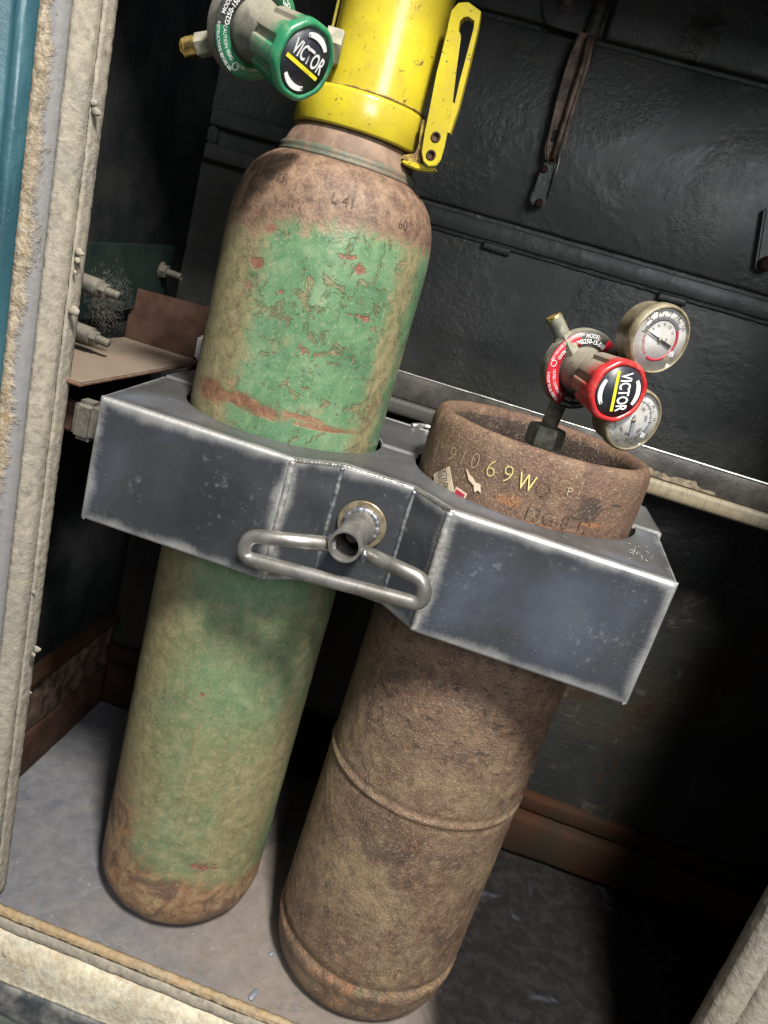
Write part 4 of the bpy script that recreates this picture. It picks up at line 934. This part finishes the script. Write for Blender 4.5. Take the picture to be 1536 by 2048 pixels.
# ------------------------------------------------------------------ regulators
def dusty(me, fn):
    a = me.color_attributes.new('dusty', 'FLOAT_COLOR', 'POINT')
    for i, v in enumerate(me.vertices): q = fn(v.co); a.data[i].color = (q, q, q, 1)
    return me
def gauge(parent, org, ex, ey, w, R, kind, rot):
    """org: centre of the dial; w towards the viewer"""
    k = 96
    g = link('gauge', lathe([(0, -.030), (R*.86, -.030), (R*.92, -.027), (R*.93, -.010), (R*.98, -.0085)]+[(R, -.008), (R*1.005, -.002), (R*.99, .0020), (R*.93, .0040), (R*.905, .0036), (R*.90, .0003), (0, .0002)], org, w, 120, rfn=(lambda a, h: (1+.012*math.sin(a*60)) if h < 0 else 1), up=ey), M['bezel'], parent, label={'hi': 'upper gauge with red danger arc', 'lo': 'lower gauge partly behind the knob'}[kind])
    Rf = R*.895
    link('dial', lathe([(0, .0009), (Rf, .0009), (Rf, .0002), (0, .0002)], org, w, 64, up=ey), M['gauge'], g)
    tk = []
    def tick(a, r0, r1, wd, h=.0013):
        d = ex*math.cos(a)+ey*math.sin(a); s = -ex*math.sin(a)+ey*math.cos(a)
        vs = [org+d*r0+s*wd+w*h, org+d*r1+s*wd+w*h, org+d*r1-s*wd+w*h, org+d*r0-s*wd+w*h]
        tk.append(pyd(vs, [(0, 1, 2, 3)]))
    a0, a1 = (rad(172), rad(40)) if kind == 'hi' else (rad(215), rad(-85))
    nt = 40 if kind == 'hi' else 50
    for i in range(nt+1):
        a = a0+(a1-a0)*i/nt+rot; tick(a, Rf*.70, Rf*(.82 if i % 5 == 0 else .76), .00022 if i % 5 else .00035)
    for i in range(21):
        a = a0+(a1-a0)*i/20+rot; tick(a, Rf*.64, Rf*.69, .00028)
    tk.append(sector(Rf*.693, Rf*.703, a0+rot, a1+rot, org, ex, ey, w, .0013, 60, .0002))
    link('scale_marks', join(tk), M['ink'], g)
    def num(s, ad, rr_, sz, m='ink', **kk): link('dial_text', arc_text(s, sz, Rf*rr_, rad(ad)+rot, org, ex, ey, w, .0014, **kk), M[m], g)
    if kind == 'hi':
        link('dial_band', sector(Rf*.60, Rf*.70, rad(172)+rot, rad(40)+rot, org, ex, ey, w, .0012, 50, .0002), M['greyink'], g)
        link('danger_arc', sector(Rf*.60, Rf*.70, rad(40)+rot, rad(-110)+rot, org, ex, ey, w, .00125, 60, .0002), M['redink'], g)
        for s, a in (('0.2', 145), ('0.4', 118), ('0.6', 92), ('0.8', 66), ('1.0', 39)): num(s, a, .88, .0048)
        for s, a in (('3', 147), ('6', 122), ('9', 97), ('12', 70), ('15', 42)): num(s, a, .48, .0044)
        num('ACETYLENE', 208, .62, .0042, 'redink', inward=True, bold=.01)
        num('PSI', 10, .25, .0036, 'ink', inward=True); num('kg/cm2', 60, .82, .0022)
    else:
        for s, a in (('100', 66), ('200', 20), ('300', -35), ('400', -90), ('500', 230)): num(s, a, .50, .0046)
        for s, a in (('5', 85), ('10', 48), ('15', 14), ('20', -27), ('25', -68), ('30', 250)): num(s, a, .86, .0044)
    na = rad(166 if kind == 'hi' else -74)+rot; d = ex*math.cos(na)+ey*math.sin(na); s = -ex*math.sin(na)+ey*math.cos(na)
    pl = [(-Rf*.50, -.0016), (-Rf*.50, .0016), (0, .0010), (Rf*(.72 if kind == 'hi' else .5), .0003), (Rf*(.72 if kind == 'hi' else .5), -.0003), (0, -.0010)] if kind == 'hi' else [(-Rf*.2, -.001), (-Rf*.2, .001), (0, .0018), (Rf*.55, .0022), (Rf*.55, -.0022), (0, -.0018)]
    link('needle', prism(pl, .0005, org=org+w*.0026, ex=d, ey=s, w=w), M['ink'] if kind == 'hi' else M['greyink'], g, smooth=False)
    link('hub', lathe([(0, .0032), (.0020, .0030), (.0026, .0012)], org, w, 20, up=ey), M['washer'], g)
    link('lens', lathe([(0, .0046), (Rf*.6, .0045), (Rf*.99, .0038), (Rf*.99, .0034), (0, .0041)], org, w, 64, up=ey), M['lens'], g)
def regulator(root, P1, P2, R, Rk, colk, mk, ml, model_a, arcs, texts, vrot, outlet, thm='brass'):
    w = (P2-P1).normalized(); ex, ey, w = frame(w); L = (P2-P1).length
    lt = lambda pr, n=64, rfn=None: lathe(pr, P1, w, n, rfn)
    link('body', smooth_by(lt([(0, -.038), (.020, -.037), (.026, -.030), (.028, -.018), (R*.93, -.014), (R, -.010), (R, -.002), (R*.985, 0), (R*.62, 0)], 96)), M['chrome'], root)
    link('label_ring', lt([(R*.60, .0002), (R*.975, .0002), (R*.975, .0010), (R*.60, .0010)], 96), M['blackp'], root)
    for (a0, a1) in arcs:
        link('label_arc', sector(R*.64, R*.965, rad(a0), rad(a1), P1, ex, ey, w, .0014), ml, root)
    for (s, sz, rr_, a, inw, bold) in texts:
        link('label_text', arc_text(s, sz, R*rr_, rad(a), P1, ex, ey, w, .0018, inward=inw, bold=bold, cond=.86), M['white'], root)
    # neck (bonnet)
    link('bonnet', smooth_by(lt([(R*.60, .0005), (R*.585, .006), (R*.52, .013), (R*.50, L*.55), (R*.46, L*.6)], 64)), M['chrome'], root)
    # knob
    hb, hf = L*.40, L
    NL = 8
    def lobes(a, h):
        c = math.cos(a*NL+.6); q = 1/(1+math.exp(-(c-.55)*14)); q2 = 1/(1+math.exp((h-(hf-.0125))/.0007))
        front = .014*(-math.cos(a*NL+.6))
        return 1-.13*q*q2+front
    pr = [(Rk*.70, hb), (Rk*.84, hb+.0006), (Rk*.87, hb+.002)]
    for k in range(1, 26):
        h = hb+.002+(hf-.011-hb-.002)*k/25; pr.append((Rk*(.87+.10*k/25), h))
    pr += [(Rk*.985, hf-.0105), (Rk*.995, hf-.009), (Rk, hf-.007), (Rk*.995, hf-.004), (Rk*.97, hf-.0018), (Rk*.92, hf-.0003), (Rk*.87, hf), (Rk*.83, hf-.0006), (Rk*.80, hf-.0018), (0, hf-.0018)]
    kme = lt(pr, 240, lambda a, h: lobes(a, h))
    dusty(kme, lambda c: max(0, min(1, .25+1.3*(1-((c-P1).dot(w)-hb)/(hf-hb-.008))))*(.55+.45*max(-1, min(1, ((c-P1)-w*(c-P1).dot(w)).normalized().dot(Vector((-.25, .1, 1)).normalized())))) )
    kn = link('knob', smooth_by(kme, 40), mk, root)
    O2 = P1+w*hf
    link('face_disc', lathe([(0, -.0009), (Rk*.795, -.0010), (Rk*.795, -.0019), (0, -.0019)], O2, w, 64), M['face'], kn)
    lf = -.0003
    link('maker_text', flat_text('VICTOR', Rk*.54, vrot, (0, Rk*.14), O2, ex, ey, w, lf, bold=.018, cond=.62), M['white'], kn)
    c, s_ = math.cos(vrot), math.sin(vrot); e1 = ex*c+ey*s_; e2 = ey*c-ex*s_
    link('yellow_stripe', prism([(-Rk*.66, -Rk*.20), (Rk*.60, -Rk*.20), (Rk*.60, -Rk*.10), (-Rk*.66, -Rk*.10)], .0003, org=O2+w*lf, ex=e1, ey=e2, w=w), M['yprint'], kn, smooth=False)
    link('stripe_text', flat_text('A BRAND', Rk*.075, vrot, (Rk*.15, -Rk*.15), O2, ex, ey, w, lf+.0003, bold=.02), M['ink'], kn) if False else link('stripe_text', flat_text('- - - - -', Rk*.10, vrot, (Rk*.15, -Rk*.15), O2, ex, ey, w, lf+.0003, bold=.02), M['ink'], kn)
    for sg in (1, -1):
        am = vrot+math.pi/2*sg*1.0+(0 if sg > 0 else 0)
        pts = []
        for k in range(13):
            a = am+rad(-38+70*k/12)*1.0; pts.append((a, k))
        o_, i_ = [], []
        for a, k in pts:
            wd = Rk*(.05+.025*math.sin(math.pi*k/12)); o_.append((math.cos(a)*(Rk*.655+wd), math.sin(a)*(Rk*.655+wd))); i_.append((math.cos(a)*(Rk*.655-wd), math.sin(a)*(Rk*.655-wd)))
        link('arrow_mark', prism(o_+i_[::-1], .0003, org=O2+w*lf, ex=ex, ey=ey, w=w), M['white'], kn, smooth=False)
        aa = am+rad(28); link('arrow_sign', flat_text('+' if sg < 0 else '-', Rk*.16, 0, (math.cos(aa)*Rk*.655, math.sin(aa)*Rk*.655), O2, ex, ey, w, lf+.0003, bold=.03), M['ink'], kn)
    # outlet fitting with a hex and a brass thread
    q0, q1 = outlet; d = (q1-q0).normalized(); LL = (q1-q0).length
    link('outlet_nut', smooth_by(lathe([(.0085, 0), (.0105, .001), (.0108, LL*.50), (.0095, LL*.54), (0, LL*.54)], q0, d, 6)), M['fitting'], root)
    pr = [(.0072, LL*.5)]; h = LL*.54
    while h < LL-.002: pr += [(.0094, h), (.0078, h+.0012)]; h += .0024
    pr += [(.0080, LL-.001), (.0066, LL), (.0048, LL-.004), (0, LL-.006)]
    link('outlet_thread', lathe(pr, q0, d, 32), M[thm], root)
    link('brass_mouth', lathe([(.0082, LL-.0042), (.0088, LL-.003), (.0084, LL+.0004), (.0068, LL+.0006), (.0052, LL-.003), (0, LL-.004)], q0, d, 32), M['brass'], root)
    return ex, ey, w
def at_len(P1, px, py, L):
    d = (RT*((px-768)/FPX)+UP*((1024-py)/FPX)+FW).normalized(); m = P1-CAM; b = d.dot(m); c = m.length_squared-L*L
    return CAM+d*(b-math.sqrt(max(0, b*b-c)))
# red regulator
P1 = at(1163, 741, Y=.872); P2 = at_len(P1, 1239, 785, .078)
rg = thing('acetylene_regulator', 'red knob gas regulator with two dusty gauges on the brown cylinder valve', 'regulator', (vx, vy, .79))
q0 = P1+(at(1128, 690, Y=.86)-P1)*.55
ex, ey, w = regulator(rg, P1, P2, .0445, .0330, 'red', M['red'], M['redl'], 76, [(117, 254), (52, 66)],
    [('MODEL:', .0062, .86, 94, False, .01), ('G250-15-510', .0070, .73, 91, False, .02), ('CAUTION: READ', .0052, .76, 142, True, .01), ('INSTRUCTIONS BEFORE USE', .0042, .91, 144, True, .0),
     ('LISTED. CONFORMS', .0044, .76, 219, True, 0), ('3102239 TO UL STD 252', .0042, .91, 221, True, 0), ('MAX. INLET', .0050, .76, 276, True, .01), ('250 PSIG (1724 KPA)', .0046, .90, 280, True, .01)],
    rad(-76), (q0, at(1106, 632, Y=.86)), 'fitting')
link('approval_mark', sector(.0030, .0036, 0, 6.283, P1+(ex*math.cos(rad(180))+ey*math.sin(rad(180)))*.0372, ex, ey, w, .0019, 24), M['white'], rg)
link('inlet_stem', tube([Vector((vx, vy, .79)), Vector((vx, vy-.0, .81)), Vector((P1.x-.010, P1.y+.014, P1.z-.030))], .0098, 24), M['fitting'], rg)
link('inlet_nut', smooth_by(lathe([(.016, .787), (.0215, .7875), (.0225, .790), (.0225, .808), (.0205, .8115), (.010, .812)], (vx, vy, 0), Vector((0, 0, 1)), 6)), M['fitting'], rg)
gd = (w+Vector((.06, 0, 0))).normalized(); gx, gy, gd = frame(gd)
G1 = at(1318, 679, Y=.832); G2 = at(1265, 840, Y=.832)
gauge(rg, G1, gx, gy, gd, .0358, 'hi', rad(0)); gauge(rg, G2, gx, gy, gd, .0342, 'lo', rad(0))
link('gauge_stem', tube([G1-gd*.022, G1-gd*.030, P1-w*.016+ex*.02], .0062, 14), M['fitting'], rg)
link('gauge_stem', tube([G2-gd*.022, G2-gd*.030, P1-w*.016+ex*.01-ey*.01], .0062, 14), M['fitting'], rg)
# green regulator
P1 = at(512, 58, Y=.765); P2 = at_len(P1, 612, 125, .078)
rg = thing('oxygen_regulator', 'green knob gas regulator at the top edge in front of the yellow cap', 'regulator', (P1.x, P1.y, P1.z))
q0 = P1+(at(418, 88, Y=.765)-P1)*.92
ex, ey, w = regulator(rg, P1, P2, .0460, .0335, 'green', M['gknob'], M['greenl'], 170, [(196, 330), (40, 74)],
    [('MODEL', .0058, .86, 171, False, .01), ('G250-150-540', .0070, .72, 165, False, .02), ('CAUTION: READ', .0050, .76, 222, True, 0), ('INSTRUCTIONS BEFORE USE', .0042, .91, 224, True, 0),
     ('LISTED. CONFORMS', .0042, .76, 285, True, 0), ('OXYGEN', .0080, .80, 66, False, .02)],
    rad(-9), (q0, at(367, 97, Y=.765)))
link('approval_mark', sector(.0030, .0036, 0, 6.283, P1+(ex*math.cos(rad(258))+ey*math.sin(rad(258)))*.0372, ex, ey, w, .0019, 24), M['white'], rg)
link('inlet_stem', tube([P1-w*.02, P1-w*.034+Vector((.02, .01, -.002)), Vector((bx_-.05, by_-.01, P1.z-.01))], .0095, 20), M['fitting'], rg)
link('inlet_nut', smooth_by(lathe([(.012, 0), (.0175, .001), (.018, .016), (.0165, .018), (.01, .0182)], at(648, 88, Y=.84), Vector((1, .25, 0)), 6)), M['fitting'], rg)
# ------------------------------------------------------------------ small things on the floor
for (px, py, a, b, lab) in ((507, 1990, .0045, .009, 'small grey blob of silicone on the floor left of the brown cylinder'), (543, 1908, .0035, .005, 'tiny pale blob on the floor beside the base of the brown cylinder')):
    p = at(px, py, Z=.001); bm = bmesh.new(); bmesh.ops.create_icosphere(bm, subdivisions=3, radius=1)
    for v in bm.verts:
        k = 1+.3*fb(v.co, 1.3, 2); v.co = Vector((v.co.x*a*k+.2*b*v.co.y, v.co.y*b*k, max(0, v.co.z)*.003))+p
    o = link('silicone_drip', frombm(bm), M['drip']); o['label'] = lab; o['category'] = 'drip'
v = []; f = []
for i in range(500):
    px, py = random.uniform(30, 640), random.uniform(1500, 2030); p = at(px, py, Z=.0); 
    if p.y < .762 or p.x > .05 or p.x < XL+.03: continue
    s = random.uniform(.0004, .0012); b = len(v)
    v += [p+Vector((s, 0, 0)), p+Vector((-s*.5, s, 0)), p+Vector((-s*.6, -s, 0)), p+Vector((0, 0, s))]; f += [(b, b+1, b+3), (b+1, b+2, b+3), (b+2, b, b+3)]
o = link('floor_grit', pyd(v, f), M['tan'], smooth=False); o['kind'] = 'stuff'; o['label'] = 'fine pale grit scattered on the blue grey floor'; o['category'] = 'grit'
